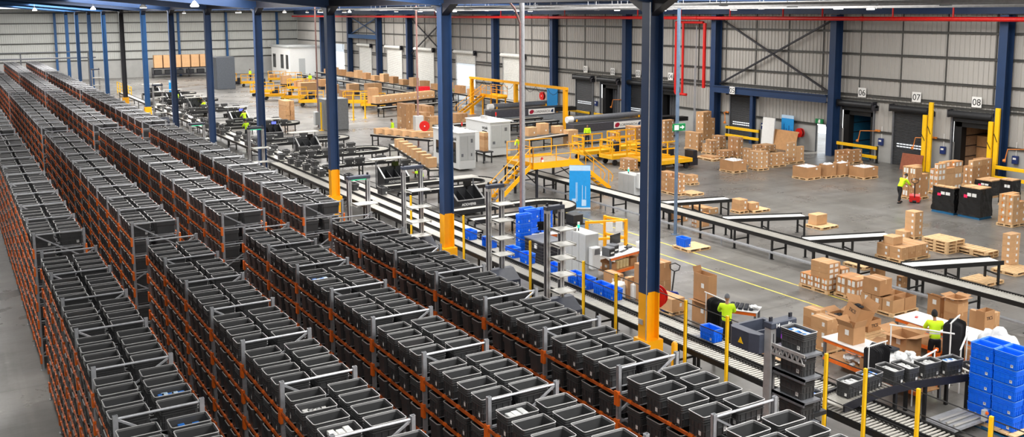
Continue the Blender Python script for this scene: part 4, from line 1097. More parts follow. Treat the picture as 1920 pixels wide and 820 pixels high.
for k, z in enumerate(TZ):
    P_TOTE.put((RXE-.04, RYE-.53, z), -PI/2, 'dark tote with blue packets on robot 14, %s from the top' % ORD[k], 'loaded totes on robot fourteen')
P_TOTE.put((RXE+.62, RYE-.15, 2.50), -PI/2, 'dark tote with blue packets beside the lowest one of robot 14', 'loaded totes on robot fourteen')
mb = MB(); mb.box(RXE+.40,RYE-.5,2.40,RXE+.9,RYE+.2,2.49); mb.box(RXE+.60,RYE-.3,0,RXE+.80,RYE-.1,2.40); mb.box(RXE+.52,RYE-.5,0,RXE+.95,RYE+.1,.08); single('handover_stand', mb, DGREY, 'slim handover stand under the tote beside robot 14', 'stand')
# ------------------------------------------------------------------ fence along the lanes
t = thing('wire_fence', 'yellow post fence with black wires between robot aisle and roller lanes', 'fence', (18.02, 0, 0))
FY = [44.5,39.2,34.07,28.89,25.52,23.72,20.39,18.68,15.26,14.11,12.7,10.99,9.4]
for y in FY: mb = MB(); mb.box(-.035,y-.035,0,.035,y+.035,2.45,0); mb.box(.036,y-.036,0,.05,y+.036,2.44,1); mb.box(-.09,y-.09,0,.09,y+.09,.015,0); obj('post', mb, [YELP, BLACK], t)
for z in (2.36, 1.85, 1.3): mb = MB(); mb.tube([(0.05,FY[0],z),(0.05,FY[-1],z)], .014, 5); obj('wire', mb, BLACK, t)
mb = MB(); mb.tube([(0,0,0),(0,0,1.25),(0,0,1.31)], [.09,.09,.05], 14); single('bollard', mb, YEL, 'short round yellow bollard right of the boxed column foot', 'bollard', (17.55, 20.3, 0), sm=40)
hosereel((18.35, 22.15, 2.05), 'red cable drum on the right side of the nearest yellow column', PI/2+.55, .36)
# blue totes on the lane
BT = [((965,500),'left of grey robot base'),((885,470),'first of the row left of robots'),((870,452),'farthest of the row left of robots'),((918,466),'behind the first mast robot'),((940,488),'beside grey robot base, rear'),((1012,523),'left of second mast robot'),((1055,540),'right of second mast robot, rear'),((1078,548),'right of second mast robot, middle'),((1100,562),'right of second mast robot, front'),((1120,571),'front end of the row near white cabinet'),((1335,644),'alone in front of the worker with grey beanie')]
BTP = [(18.608,30.973,0.92),(18.4,34.062,0.92),(18.907,35.718,0.92),(19.197,33.986,0.92),(18.654,32.081,0.92),(18.51,29.01,0.92),(18.578,27.588,0.92),(18.652,26.923,0.92),(18.493,25.985,0.92),(18.485,25.352,0.92),(19.137,20.457,0.92)]
for (p, n_), q in sorted(zip(BT, BTP), key=lambda a: a[1][1]):
    P_BLUE.put((19.38, q[1]+.3, .905), -PI/2, 'blue tote on the roller lane, %s' % n_, 'blue totes')
# upright stacks of blue totes by the mast
def tote_tower(x, y, n, where, blue=True, z=0, rz=0):
    for k in range(n):
        P_BLUE.put((x, y, z+k*.405), rz, 'blue tote, %s in the tower %s' % (ORD[k]+' from bottom' if k < n-1 else 'topmost', where), 'blue tote towers')
tote_tower(21.35, 34.75, 5, 'left of the grey service mast')
tote_tower(22.15, 35.35, 5, 'just right of the grey service mast')
tote_tower(22.83, 35.35, 5, 'rightmost beyond the grey service mast')
tote_tower(22.15, 35.8, 5, 'behind the middle one near the grey mast')
mb = MB()
for k in range(8): mb.bbox(-.55,-.6,.14*k,.55,.6,.14*k+.13,.015)
single('folding_crate', mb, DGREY, 'stack of black folded crates with grey lid before the blue towers', 'crate', (20.95, 33.0, 0)) if 0 else None
t = thing('folding_crate', 'large black ribbed crate with grey lid in front of the blue towers', 'crate', (21.5, 33.4, 0))
mb = MB()
for k in range(8): mb.bbox(-.5,-.7,.14*k,.5,.7,.14*k+.13,.012)
obj('crate_wall', mb, DARKST, t); mb = MB(); mb.bbox(-.53,-.73,1.12,.53,.73,1.2,.02); obj('lid', mb, MGREY, t); mb = MB(); mb.box(-.54,-.3,.85,-.5,-.12,1.05); obj('label', mb, PAPER, t)
# ------------------------------------------------------------------ white cabinets
def cabinet(b, label, ac=True, beacon=True):
    x, y, z, w, d, h = b
    t = thing('control_cabinet', label, 'cabinet', (x, y, 0))
    mb = MB(); mb.bbox(0,0,.1,w,d,h,.015); obj('enclosure', mb, LGREY, t)
    mb = MB(); mb.box(.02,.02,0,w-.02,d-.02,.1); obj('plinth', mb, DGREY, t)
    for k in range(3): mb = MB(); mb.box(-.012,d*k/3+.01,.14,0,d*(k+1)/3-.01,h-.05); obj('door', mb, LGREY, t); 
    if ac:
        mb = MB(); mb.bbox(.12,-.28,.55,w-.1,0,1.45,.03); obj('cooling_unit', mb, OFFW, t)
        mb = MB(); mb.prism([(w*.35,1.15),(w*.8,1.15),(w*.75,1.38),(w*.4,1.38)], 1, -.292, -.28); obj('vent_grille', mb, MGREY, t)
    if beacon:
        mb = MB(); mb.tube([(w*.3,d*.55,h),(w*.3,d*.55,h+.12)], .025, 8); obj('beacon_stem', mb, BLACK, t)
        mb = MB(); mb.tube([(w*.3,d*.55,h+.12),(w*.3,d*.55,h+.26)], .05, 10); obj('beacon_green', mb, EGREEN, t)
        mb = MB(); mb.tube([(w*.3,d*.55,h+.26),(w*.3,d*.55,h+.36)], .05, 10); obj('beacon_cap', mb, WHITE, t)
cabinet((21.507,30.299,0,0.632,1.406,1.941), 'tall white control cabinet with cooling unit beside the packing desk')
cabinet((34.004,43.096,0,0.749,1.529,1.289), 'white control cabinet with beacon behind the long conveyor')
# ------------------------------------------------------------------ white carton forming machines
def machine(b, label, logo, under=None):
    x, y, z, w, d, h = b
    t = thing('packing_machine', label, 'machine', (x, y, 0))
    mb = MB(); mb.bbox(0,0,.12,w,d,h,.03); obj('enclosure', mb, OFFW, t)
    mb = MB(); mb.box(-.06,-.06,h,w+.25,d+.06,h+.05); obj('roof_panel', mb, WHITE, t)
    mb = MB()
    for a, b2 in ((.06,.5),(.52,.94)): mb.bbox(w*a,-.03,h*.28,w*b2,0,h*.92,.01)
    obj('front_door', mb, LGREY, t)
    mb = MB(); mb.box(-.02,d*.12,h*.2,0,d*.30,h*.75); mb.box(-.02,d*.62,h*.35,0,d*.88,h*.7); obj('window', mb, mat('dark_glass', (.14,.15,.16), .12), t)
    mb = MB(); mb.box(.12*w,-.036,h*.38,.24*w,-.03,h*.46); mb.box(.70*w,-.036,h*.38,.78*w,-.03,h*.46); mb.box(.7*w,-.036,h*.74,.82*w,-.03,h*.84); obj('vent', mb, MGREY, t)
    mb = MB(); mb.bbox(w*.25,d*.45,h+.05,w*.45,d*.6,h+.35,.02); obj('roof_unit', mb, ALU, t)
    mb = MB(); mb.tube([(w*.6,d*.25,h+.05),(w*.6,d*.25,h+.4)], .02, 6); obj('beacon_stem', mb, ALU, t)
    mb = MB(); mb.tube([(w*.6,d*.25,h+.4),(w*.6,d*.25,h+.65)], .05, 8); obj('beacon_red', mb, RED, t)
    text(logo, t, (-.012,d*.20,h*.80), .36, DGREY, rot=(PI/2,0,-PI/2))
    return t
machine((29.719,56.679,0,1.261,3.96,2.593), 'front white packing machine right behind the second column', 'orpak')
machine((34.532,60.935,0,1.778,3.772,2.593), 'rear white packing machine with grey double doors', 'orpak')
for k in range(5): carton(*(32.935,58.976,0)[:2], .62, .62, .01, 'x') if 0 else None
x, y, z, w, d, h = (32.935,58.976,0,0.353,0.713,1.467)
mb = MB(); mb.box(x-.2,y-.2,.75,x+w+.3,y+d+.3,.83)
for i in (0,1):
    for j in (0,1): mb.box(x-.15+i*(w+.3),y-.15+j*(d+.3),0,x-.08+i*(w+.3),y-.08+j*(d+.3),.75)
single('infeed_table', mb, DGREY, 'dark infeed table under the tall flat-carton pile', 'table')
stack((x,y,.84,w,d,1.35), 1, 1, 5, 'in the narrow pile right of the front white machine', lab='', hue=2)
# curved conveyor with cartons left of the machines
conveyor('carton_conveyor', 'dark conveyor carrying a row of brown cartons towards the white machine', (28.924,65.789,0.9)[:2], (26.292,53.503,0.9)[:2], .7, .9, legs=3, belt=True)
conveyor('carton_conveyor', 'rear dark conveyor with open cartons behind the row of brown cartons', (29.864,71.954,0.9)[:2], (32.501,66.335,0.9)[:2], .7, .9, legs=3, belt=True)
p0, p1 = Vector((28.652,64.593,0.9)), Vector((26.298,53.743,0.9))
for k in range(8):
    p = p0.lerp(p1, (k+.5)/8); carton(p.x-.25, p.y-.2, .91, .62, .42, .62, 'brown carton, %s in the row feeding the front white machine' % ORD[k], lab='', hue=2)
p0, p1 = Vector((30.355,72.453,0.9)), Vector((32.711,67.329,0.9))
for k in range(6):
    p = p0.lerp(p1, (k+.5)/6); carton(p.x-.5, p.y-.2, .91, 1.15, .5, .45, 'low brown carton, %s along the rear carton conveyor' % ORD[k], lab='y', hue=2)
# ------------------------------------------------------------------ yellow platform
def handrail(mb, pts, h=1.05):
    for a, b in zip(pts[:-1], pts[1:]):
        for z in (h, h*.52): mb.tube([(a[0],a[1],a[2]+z),(b[0],b[1],b[2]+z)], .028, 6)
        L = (Vector(b)-Vector(a)).length; n = max(1, int(round(L/1.3)))
        for k in range(n+1):
            p = Vector(a).lerp(Vector(b), k/n); mb.tube([p,(p.x,p.y,p.z+h)], .03, 6)
        mb.bar((a[0],a[1],a[2]+.08),(b[0],b[1],b[2]+.08),.02,.16)
t = thing('work_platform', 'raised yellow steel platform with stairs above the start of the long conveyor', 'platform', (28.5, 45.3, 0))
PW, PD, PH = 3.15, 3.0, 2.05
mb = MB(); mb.box(0,0,PH-.22,PW,.08,PH,1); mb.box(0,PD-.08,PH-.22,PW,PD,PH,1); mb.box(0,.08,PH-.22,.08,PD-.08,PH,1); mb.box(PW-.08,.08,PH-.22,PW,PD-.08,PH,1); mb.box(.08,.08,PH-.06,PW-.08,PD-.08,PH-.01,0)
obj('deck', mb, [mat('deck_beige', (.70,.62,.48), .7), YEL], t)
for i in (.4,PW-.03):
    for j in (.3,PD-.3): mb = MB(); mb.box(i-.06,j-.06,0,i+.06,j+.06,PH-.22); mb.bar((i,j,.9),(i,(PD-j),PH-.3),.05,.05); obj('leg', mb, DARKST, t)
mb = MB(); handrail(mb, [(0,.05,PH),(PW,.05,PH)]); handrail(mb, [(PW,PD-.05,PH),(0,PD-.05,PH)]); handrail(mb, [(0,.05,PH),(0,1.6,PH)]); obj('guard_rail', mb, YEL, t, sm=40)
def stairs(t, x0, y0, z0, x1, z1, wd):
    n = 8
    for s in (0, wd):
        mb = MB(); mb.bar((x0,y0+s,z0),(x1,y0+s,z1),.05,.24); obj('stringer', mb, YEL, t)
        mb = MB(); mb.tube([(x0,y0+s,z0+1.0),(x1,y0+s,z1+1.0),(x1+(.2 if x1 > x0 else -.2),y0+s,z1+.75),(x1+(.1 if x1 > x0 else -.1),y0+s,z1+.4)], .028, 6)
        for f in (.05,.5,.95): mb.tube([(x0+(x1-x0)*f,y0+s,z0+(z1-z0)*f),(x0+(x1-x0)*f,y0+s,z0+(z1-z0)*f+1.0)], .025, 6)
        obj('stair_rail', mb, YEL, t, sm=40)
    for k in range(n):
        f = (k+.5)/n; x = x0+(x1-x0)*f; z = z0+(z1-z0)*f; mb = MB(); mb.box(x-.13,y0,z,x+.13,y0+wd,z+.03); obj('tread', mb, MGREY, t)
stairs(t, PW, .3, PH, PW+2.5, .15, .8); stairs(t, 0, .2, PH, -2.3, .15, .8)
# fire extinguisher on platform
mb = MB(); mb.tube([(0,0,0),(0,0,.36),(0,0,.42)], [.07,.07,.03], 10); mb.box(-.075,-.075,.12,.075,-.06,.28,1); single('fire_extinguisher', mb, [RED, WHITE], 'red fire extinguisher on the front edge of the yellow platform', 'extinguisher', (29.2, 45.5, PH), sm=40)
# yellow gantry
t = thing('yellow_gantry', 'yellow steel gantry with three posts beside the telescopic loaders', 'gantry', (48, 70.9, 0))
for y, n_ in ((0,''),(8.6,''),(17.6,'')): mb = MB(); mb.box(-.17,y-.17,0,.17,y+.17,3.75); mb.box(-.3,y-.3,0,.3,y+.3,.03); obj('post', mb, YEL, t)
mb = MB(); mb.box(-.12,-.3,3.75,.12,18,3.98); obj('top_beam', mb, YEL, t)
mb = MB()
for k in range(9): 
    y = 1+2*k; mb.tube([(0,y,3.75),(0,y+.5,3.3),(0,y+1,3.15),(0,y+1.5,3.3),(0,y+2,3.75)], .02, 5)
obj('festoon_cable', mb, BLACK, t)
t = thing('crossover_bridge', 'yellow crossover steps and landing beside the rear gantry post', 'platform', (48.6, 84.2, 0))
mb = MB(); mb.box(0,0,1.9,1.2,3.4,2.1); obj('deck', mb, YEL, t)
for i in (.1,1.1):
    for j in (.2,3.2): mb = MB(); mb.box(i-.06,j-.06,0,i+.06,j+.06,1.9); obj('leg', mb, YEL, t)
mb = MB(); handrail(mb, [(0,0,2.1),(0,3.4,2.1)]); handrail(mb, [(1.2,0,2.1),(1.2,3.4,2.1)]); obj('guard_rail', mb, YEL, t)
stairs(t, 0, 2.5, 2.05, -3.0, .15, .8)
# telescopic loaders
def telescopic(x0, x1, y, label, sign=True):
    t = thing('telescopic_loader', label, 'conveyor', (x0, y, 0)); L = x1-x0
    mb = MB(); mb.bbox(0,0,.1,L,1.1,1.05,.03); obj('base_body', mb, mat('loader_grey', (.52,.54,.56), .5), t)
    mb = MB(); mb.bbox(-.02,-.03,1.05,L*.82,1.13,1.72,.03); obj('upper_body', mb, mat('loader_dark', (.25,.25,.28), .5), t)
    mb = MB(); mb.box(.1,.1,1.72,L-.2,1.0,1.76); mb.box(L*.82,.15,1.25,L+1.2,.95,1.6); obj('belt', mb, BLACK, t)
    if sign:
        mb = MB(); mb.box(4.0,-.05,1.14,6.9,-.03,1.66); obj('logo_plate', mb, WHITE, t)
        bm = bmesh.new(); bmesh.ops.create_uvsphere(bm, u_segments=12, v_segments=8, radius=.22)
        for v in bm.verts: v.co = Vector((4.34+v.co.x*1.1+v.co.z*.25, -.055+v.co.y*.04, 1.4+v.co.z*.9))
        m2 = MB(); m2.bm(bm); bm.free(); obj('logo_leaf', m2, mat('logo_crimson', (.62,.05,.20), .5), t)
        text('LOREMARCH', t, (5.5,-.055,1.28), .30, DGREY); mb = MB(); mb.prism([(6.45,1.3),(6.75,1.25),(6.78,1.55),(6.6,1.52)], 1, -.056, -.05); obj('logo_mark', mb, NAVY, t)
telescopic(43.4, 54.4, 62.9, 'front dark grey telescopic loader with red leaf logo plate')
telescopic(43.0, 51.4, 75.6, 'rear grey telescopic loader behind the gantry')
def rolltube(x0, x1, y, z, label):
    t = thing('long_tube', label, 'tube', (x0, y, 0)); mb = MB(); mb.tube([(0,0,z),(x1-x0,.4,z)], .26, 14); obj('tube_body', mb, MGREY, t, sm=40)
    mb = MB(); mb.tube([(-.04,0,z),(.5,0,z)], .28, 14); obj('end_collar', mb, WHITE, t, sm=40)
    for x in (.8, x1-x0-1.6, x1-x0-.9, x1-x0-.3): mb = MB(); mb.box(x-.05,-.3,0,x+.05,-.2,z); mb.box(x-.05,.5,0,x+.05,.6,z); mb.box(x-.05,-.3,z-.3,x+.05,.6,z-.22); obj('stand', mb, YEL, t)
rolltube(44.6, 53.6, 65.6, 1.75, 'long grey tube on yellow stands right of the gantry')
rolltube(44.5, 52.5, 78.8, 1.75, 'long grey tube on yellow stands behind the grey mast')
for k, y in enumerate((70.3, 73.0)):
    conveyor('belt_conveyor', '%s dark belt conveyor running under the yellow gantry' % ('front','rear')[k], (36, y), (47, y+.6), 1.0, 1.1, legs=2.5, belt=True)
conveyor('belt_conveyor', 'short dark conveyor with three cartons before the telescopic loader', (38.123,61.769,1)[:2], (43.146,63.11,1)[:2], .9, 1.0, legs=2.2, belt=True)
for k, (p, s_) in enumerate((((39.252,63.198,1.01),.7),((40.551,63.518,1.01),.9),((41.911,63.423,1.01),.6))): carton(p[0], p[1]-.1, 1.005, .8, .66, s_, 'cardboard box, %s on the short conveyor by the gantry post' % ('left','middle','right')[k], lab='y', hue=2)
palletized((42.565,62.406,0,0.934,0.765,1.332), 1, 1, 2, 'beside the worker at the telescopic loader', hue=2)
# leaning blue sign by dock one
t = thing('blue_sign_panel', 'bright blue picture panel hung beside dock one', 'panel', (51.0, 77.6, 1.3))
mb = MB(); mb.box(-.03,-.9,0,.03,.9,2.0); obj('panel', mb, BANB, t); mb = MB(); mb.box(-.035,-.9,2.0,.03,.9,2.25); obj('header', mb, WHITE, t)
mb = MB(); mb.box(-.02,-.85,-1.3,.02,-.75,0); mb.box(-.02,.75,-1.3,.02,.85,0); obj('stand_leg', mb, YEL, t)
# pull-up banners
def banner(loc, rz, label, h=2.1, w=.95):
    t = thing('pull_up_banner', label, 'banner', loc, rz)
    mb = MB(); mb.box(-w/2,-.01,.12,w/2,.01,h); obj('banner_sheet', mb, BANB, t)
    mb = MB(); mb.box(-w/2,-.014,h-.3,w/2,-.0,h-.02); obj('header', mb, PALEB, t)
    mb = MB()
    for a, z0, z1 in ((-.22,.45,1.5),(-.16,.45,1.5),(.12,.5,1.35),(.3,.6,1.3)): mb.box(-.0+a,-.016,z0,a+.03,-.01,z1)
    mb.box(-.42,-.016,.35,-.2,-.01,.6); mb.box(.1,-.016,.2,.35,-.01,.55); obj('artwork', mb, PALEB, t)
    mb = MB(); mb.bbox(-w/2-.03,-.12,0,w/2+.03,.12,.11,.02); mb.box(-.6,-.25,0,-.5,.25,.02); obj('base', mb, ALU, t)
banner((29.444,42.068,0), -.62, 'tall blue pull-up banner standing before the long conveyor legs', 2.45, 1.15)
banner((25.6, 128.0, 0), -.6, 'distant small blue banner on the pale concrete floor', 2.2, 1.1)
# ------------------------------------------------------------------ packing area at the front right
def open_box(x, y, z, w, d, h, label, flaps=(35,35,40,40), rz=0, m=None, flen=.5, printed=None, tilt=None, group=None):
    t = thing('open_cardboard_box', label, 'box', (x, y, z), rz, group); m = m or CARD2; T = .012
    mb = MB(); mb.box(0,0,0,w,T,h); mb.box(0,d-T,0,w,d,h); mb.box(0,T,0,T,d-T,h); mb.box(w-T,T,0,w,d-T,h); mb.box(T,T,0,w-T,d-T,T)
    obj('carton_wall', mb, m, t)
    F = min(w, d)*flen
    for k, a in enumerate(flaps):
        if a is None: continue
        a = math.radians(a); dx, dz = math.cos(a)*F, math.sin(a)*F; mb = MB()
        if k == 0: mb.quad((0,0,h),(w,0,h),(w,-dx,h+dz),(0,-dx,h+dz)); n = (0,-dz,-dx)
        elif k == 1: mb.quad((w,d,h),(0,d,h),(0,d+dx,h+dz),(w,d+dx,h+dz)); n = (0,dz,-dx)
        elif k == 2: mb.quad((0,d,h),(0,0,h),(-dx,0,h+dz),(-dx,d,h+dz)); n = (-dz,0,-dx)
        else: mb.quad((w,0,h),(w,d,h),(w+dx,d,h+dz),(w+dx,0,h+dz)); n = (dz,0,-dx)
        nn = Vector(n).normalized()*.006; q = list(mb.v)
        mb.v += [tuple(Vector(p)+nn) for p in q]; mb.f.append((7,6,5,4)); mb.m.append(0)
        for i in range(4): j = (i+1) % 4; mb.f.append((i,j,4+j,4+i)); mb.m.append(0)
        obj('flap', mb, m, t)
    if not printed: mb = MB(); mb.box(-.004,d*.3,h*.5,0,d*.3+min(.14,d*.3),h*.5+min(.16,h*.35)); obj('label', mb, PAPER, t)
    elif printed[0] == 'x': text(printed[1:], t, (-.004,d*.5,h*.55), min(d*.30,.16), DGREY, rot=(PI/2,0,-PI/2))
    else: text(printed[1:], t, (w*.5,-.004,h*.55), min(w*.30,.16), DGREY)
    if tilt: t.rotation_euler = tilt
    return t
def heap(loc, sx, sy, h, m, label, n=26, name='garment_heap', cat='clothes', kind=None, rz=0, r=.09):
    bm = bmesh.new(); rr = random.Random(label)
    for k in range(n):
        u, v = rr.uniform(-1,1), rr.uniform(-1,1)
        mt = Matrix.Translation((u*sx/2, v*sy/2, h*.3+rr.uniform(0,h*.6)*(1-max(abs(u),abs(v))*.7))) @ Matrix.Rotation(rr.uniform(0,3),4,'Z') @ Matrix.Diagonal((rr.uniform(.8,1.7), rr.uniform(.6,1), rr.uniform(.35,.6),1))
        bmesh.ops.create_icosphere(bm, subdivisions=2, radius=r, matrix=mt)
    for v in bm.verts: v.co += Vector((rr.uniform(-1,1),rr.uniform(-1,1),rr.uniform(-1,1)))*r*.14
    mb = MB(); mb.bm(bm); bm.free()
    zmin = min(v[2] for v in mb.v); mb.v = [(a,b,c-zmin) for a,b,c in mb.v]
    return tag(single(name, mb, m, label, cat, loc, rz), None, kind=kind)
TABM = mat('table_white', (.90,.90,.90), .4, var=.03)
def table(x, y, rz, L, W, H, label, shelf=True):
    """packing bench: white top, orange beams, grey legs; origin at a corner, length along local x"""
    t = thing('packing_table', label, 'table', (x, y, 0), rz)
    mb = MB(); mb.bbox(0,0,H-.03,L,W,H,.006); obj('tabletop', mb, TABM, t)
    for yy in (.06, W-.06): mb = MB(); mb.box(.05,yy-.02,H-.14,L-.05,yy+.02,H-.03); obj('beam', mb, ORANGE, t)
    if shelf:
        for yy in (.06, W-.06): mb = MB(); mb.box(.05,yy-.02,.22,L-.05,yy+.02,.33); obj('beam', mb, ORANGE, t)
        mb = MB(); mb.box(.05,.08,.30,L-.05,W-.08,.32); obj('lower_shelf', mb, PLY, t)
    for i in (.08,L-.08):
        for j in (.08,W-.08): mb = MB(); mb.box(i-.035,j-.035,0,i+.035,j+.035,H-.03); obj('leg', mb, MGREY, t)
    return t
# desk with monitor and printers
table(22.45, 29.9, .22, 2.0, 1.0, .95, 'packing desk with monitor and label printers beside the white cabinet')
def ondesk(u, v): 
    c, s = math.cos(.22), math.sin(.22); return (22.45+u*c-v*s, 29.9+u*s+v*c)
for k, (u, v) in enumerate(((.25,.35),(.75,.55))):
    t = thing('label_printer', '%s label printer, grey and black, on the packing desk' % ('left','right')[k], 'printer', (*ondesk(u,v), .95), .22)
    mb = MB(); mb.bbox(-.18,-.2,0,.18,.2,.36,.02); obj('housing', mb, MGREY, t); mb = MB(); mb.bbox(-.15,-.215,.03,.15,-.19,.30,.01); obj('front_panel', mb, BLACK, t); mb = MB(); mb.box(-.1,-.225,.12,.1,-.215,.18); obj('label_slot', mb, PAPER, t)
t = thing('monitor', 'black computer monitor standing on the packing desk', 'monitor', (*ondesk(1.15,.75), .95), .30)
mb = MB(); mb.bbox(-.34,-.02,.25,.34,.03,.68,.008); obj('screen', mb, SCREEN, t); mb = MB(); mb.box(-.03,0,.03,.03,.06,.4); mb.bbox(-.14,-.1,0,.14,.1,.02,.005); obj('stand', mb, ALU, t)
t = thing('keyboard', 'black keyboard in front of the monitor on the packing desk', 'keyboard', (*ondesk(1.2,.38), .95), .45); mb = MB(); mb.bbox(-.22,-.07,0,.22,.07,.025,.005); obj('key_tray', mb, BLACK, t)
mb = MB(); mb.bbox(-.06,-.05,0,.06,.05,.02,.004); mb.tube([(0,0,.02),(0,.02,.16),(0,-.05,.22)],.025,8); single('barcode_scanner', mb, BLACK, 'black hand scanner in its cradle right of the keyboard', 'scanner', (*ondesk(1.55,.45), .95))
mb = MB(); mb.bbox(-.15,-.1,0,.15,.1,.06,.01); single('card_terminal', mb, DGREY, 'dark flat device near the right end of the packing desk', 'device', (*ondesk(1.8,.6), .95), .2)
for k in range(4): mb = MB(); mb.tube([(0,0,0),(0,0,.34)],.085,12); mb.tube([(0,0,.341),(0,0,.345)],.03,10,m=1); single('paper_roll', mb, [mat('roll_cream', (.85,.78,.58), .7), CARDIN], 'cream paper roll, %s from left on the lower desk shelf' % ORD[k], 'roll', (*ondesk(.75+.2*k,.3), .33), 0, 'cream rolls under the packing desk', 40)
open_box(*ondesk(.15,.2), .32, .45, .4, .3, 'small open carton at the left of the lower desk shelf', (20,20,None,None), .22)
open_box(*ondesk(1.5,.2), .32, .40, .4, .3, 'small open carton at the right of the lower desk shelf', (None,None,30,30), .22)
t = thing('waste_bin', 'white plastic basket bin right of the packing desk', 'bin', (24.85, 30.6, 0)); mb = MB()
loft(mb, [[(x_,y_,0) for x_,y_ in rrect(-.28,-.28,.28,.28,.08)],[(x_,y_,1.15) for x_,y_ in rrect(-.36,-.36,.36,.36,.1)],[(x_,y_,1.15) for x_,y_ in rrect(-.33,-.33,.33,.33,.1)],[(x_,y_,.06) for x_,y_ in rrect(-.26,-.26,.26,.26,.08)]], cap0=True, cap1=True); obj('basket', mb, WHITE, t, sm=30)
mb = MB(); mb.tube([(.4*math.cos(a)*.92,.4*math.sin(a)*.92,1.15) for a in [2*PI*k/20 for k in range(21)]], .02, 5, cap=False); obj('rim', mb, WHITE, t)
mb = MB(); mb.bbox(-.3,-.28,0,.3,.28,.62,.03); single('storage_bin', mb, LGREY, 'pale grey bin standing at the end of the packing desk', 'bin', (24.55, 29.75, 0))
for k in range(3): mb = MB(); mb.bbox(-.24,-.24,0,.24,.24,.62,.05); single('poly_sack', mb, WHITE, 'white sack, %s before the cabinet with the cooling unit' % ORD[k], 'sack', (21.35+.5*k, 27.9-.28*k, 0), .2, 'white sacks before the cabinet', 30)
# yellow barrier frame behind the desk
t = thing('barrier_frame', 'yellow tubular barrier with two paper notices behind the packing desk', 'barrier', (0,0,0)); mb = MB()
A = (25.692,34.685,0); B = (26.017,33.546,0); A2 = (24.303,34.167,0)
for p in (A, B, A2): mb.box(p[0]-.06,p[1]-.06,0,p[0]+.06,p[1]+.06,1.45)
obj('post', mb, YEL, t) if 0 else None
for p in (A, B, A2): m2 = MB(); m2.box(p[0]-.06,p[1]-.06,0,p[0]+.06,p[1]+.06,1.45); obj('post', m2, YEL, t)
for (p, q) in ((A,B),(A2,B)):
    for z in (1.38,.6): m2 = MB(); m2.bar((p[0],p[1],z),(q[0],q[1],z),.10,.10); obj('rail', m2, YEL, t)
for f in (.55,.8):
    p = Vector(A2).lerp(Vector(B), f); m2 = MB(); m2.box(-.16,-.01,0,.16,.01,.45); o = obj('notice', m2, PAPER, t, (p.x,p.y-.07,.92), math.atan2(B[1]-A2[1],B[0]-A2[0]))
# desk in the back with flat monitor
table(21.3, 32.2+2.6, -.1, 1.8, .8, .95, 'narrow table behind the second mast robot', False)
t = thing('monitor', 'dark flat screen on the narrow table behind the second mast robot', 'monitor', (22.3, 35.2, .95), -.5); mb = MB(); mb.bbox(-.34,-.02,.12,.34,.02,.52,.01); obj('screen', mb, SCREEN, t); mb = MB(); mb.box(-.12,-.1,0,.12,.1,.02); mb.box(-.03,-.0,0,.03,.05,.3); obj('stand', mb, BLACK, t)
t = thing('label_printer', 'black cube printer on the floor stand behind the white cabinet', 'printer', (24.9, 36.0, 0)); mb = MB(); mb.bbox(-.3,-.3,.95,.3,.3,1.4,.03); obj('housing', mb, DGREY, t); mb = MB(); mb.box(-.35,-.35,.9,.35,.35,.95); mb.box(-.05,-.05,0,.05,.05,.9); mb.box(-.3,-.3,0,.3,.3,.03); obj('stand', mb, BLACK, t)
# cartons next to the first column
b1 = (21.353,28.109,0,0.381,0.801,0.833); stack(b1, 1, 1, 2, 'left of the nearest column behind the fence', hue=1)
stack((21.473,27.558,0,0.355,0.197,0.845), 1, 1, 2, 'second pile left of the nearest column', hue=1, lab='')
stack((21.708,26.869,0,1.304,0.605,1.421), 2, 1, 2, 'big pile right behind the nearest column', hue=1, lab='x')
x, y, z, w, d, h = (21.647,25.218,0,0.607,1.329,0.373); pallet(x-.04, y-.04, 0, w+.1, d+.1, 'pallet of two flat cartons right of the nearest column')
stack((x, y, .14, w, d, .45), 1, 2, 1, 'pallet right of the nearest column foot', hue=2, lab='y')
# pallet jack
JACKB = mat('jack_blue', (.10,.22,.62), .4)
def jack(loc, rz, label, paint):
    t = thing('pallet_jack', label, 'pallet jack', loc, rz)
    mb = MB(); mb.box(-1.1,-.27,.07,0,-.11,.13); mb.box(-1.1,.11,.07,0,.27,.13); mb.prism([(0,.07),(.18,.07),(.18,.4),(.05,.5),(0,.5)], 1, -.27, .27); obj('fork', mb, paint, t)
    mb = MB(); mb.tube([(.15,0,.3),(.42,0,1.15)], .03, 8); obj('handle_shaft', mb, BLACK, t); mb = MB(); mb.tube([(.42,0,1.15),(.43,.16,1.22),(.46,.2,1.38),(.48,.0,1.45),(.46,-.2,1.38),(.43,-.16,1.22),(.42,0,1.15)], .022, 6); obj('handle_loop', mb, BLACK, t)
    mb = MB(); mb.tube([(.1,-.1,.1),(.1,.1,.1)], .1, 12); obj('wheel', mb, BLACK, t)
jack((22.485,26.309,0), .5, 'blue pallet jack with black handle behind the nearest column', JACKB)
jack((46.35, 33.55, 0), 3.7, 'red pallet jack beside the bending worker', RED)
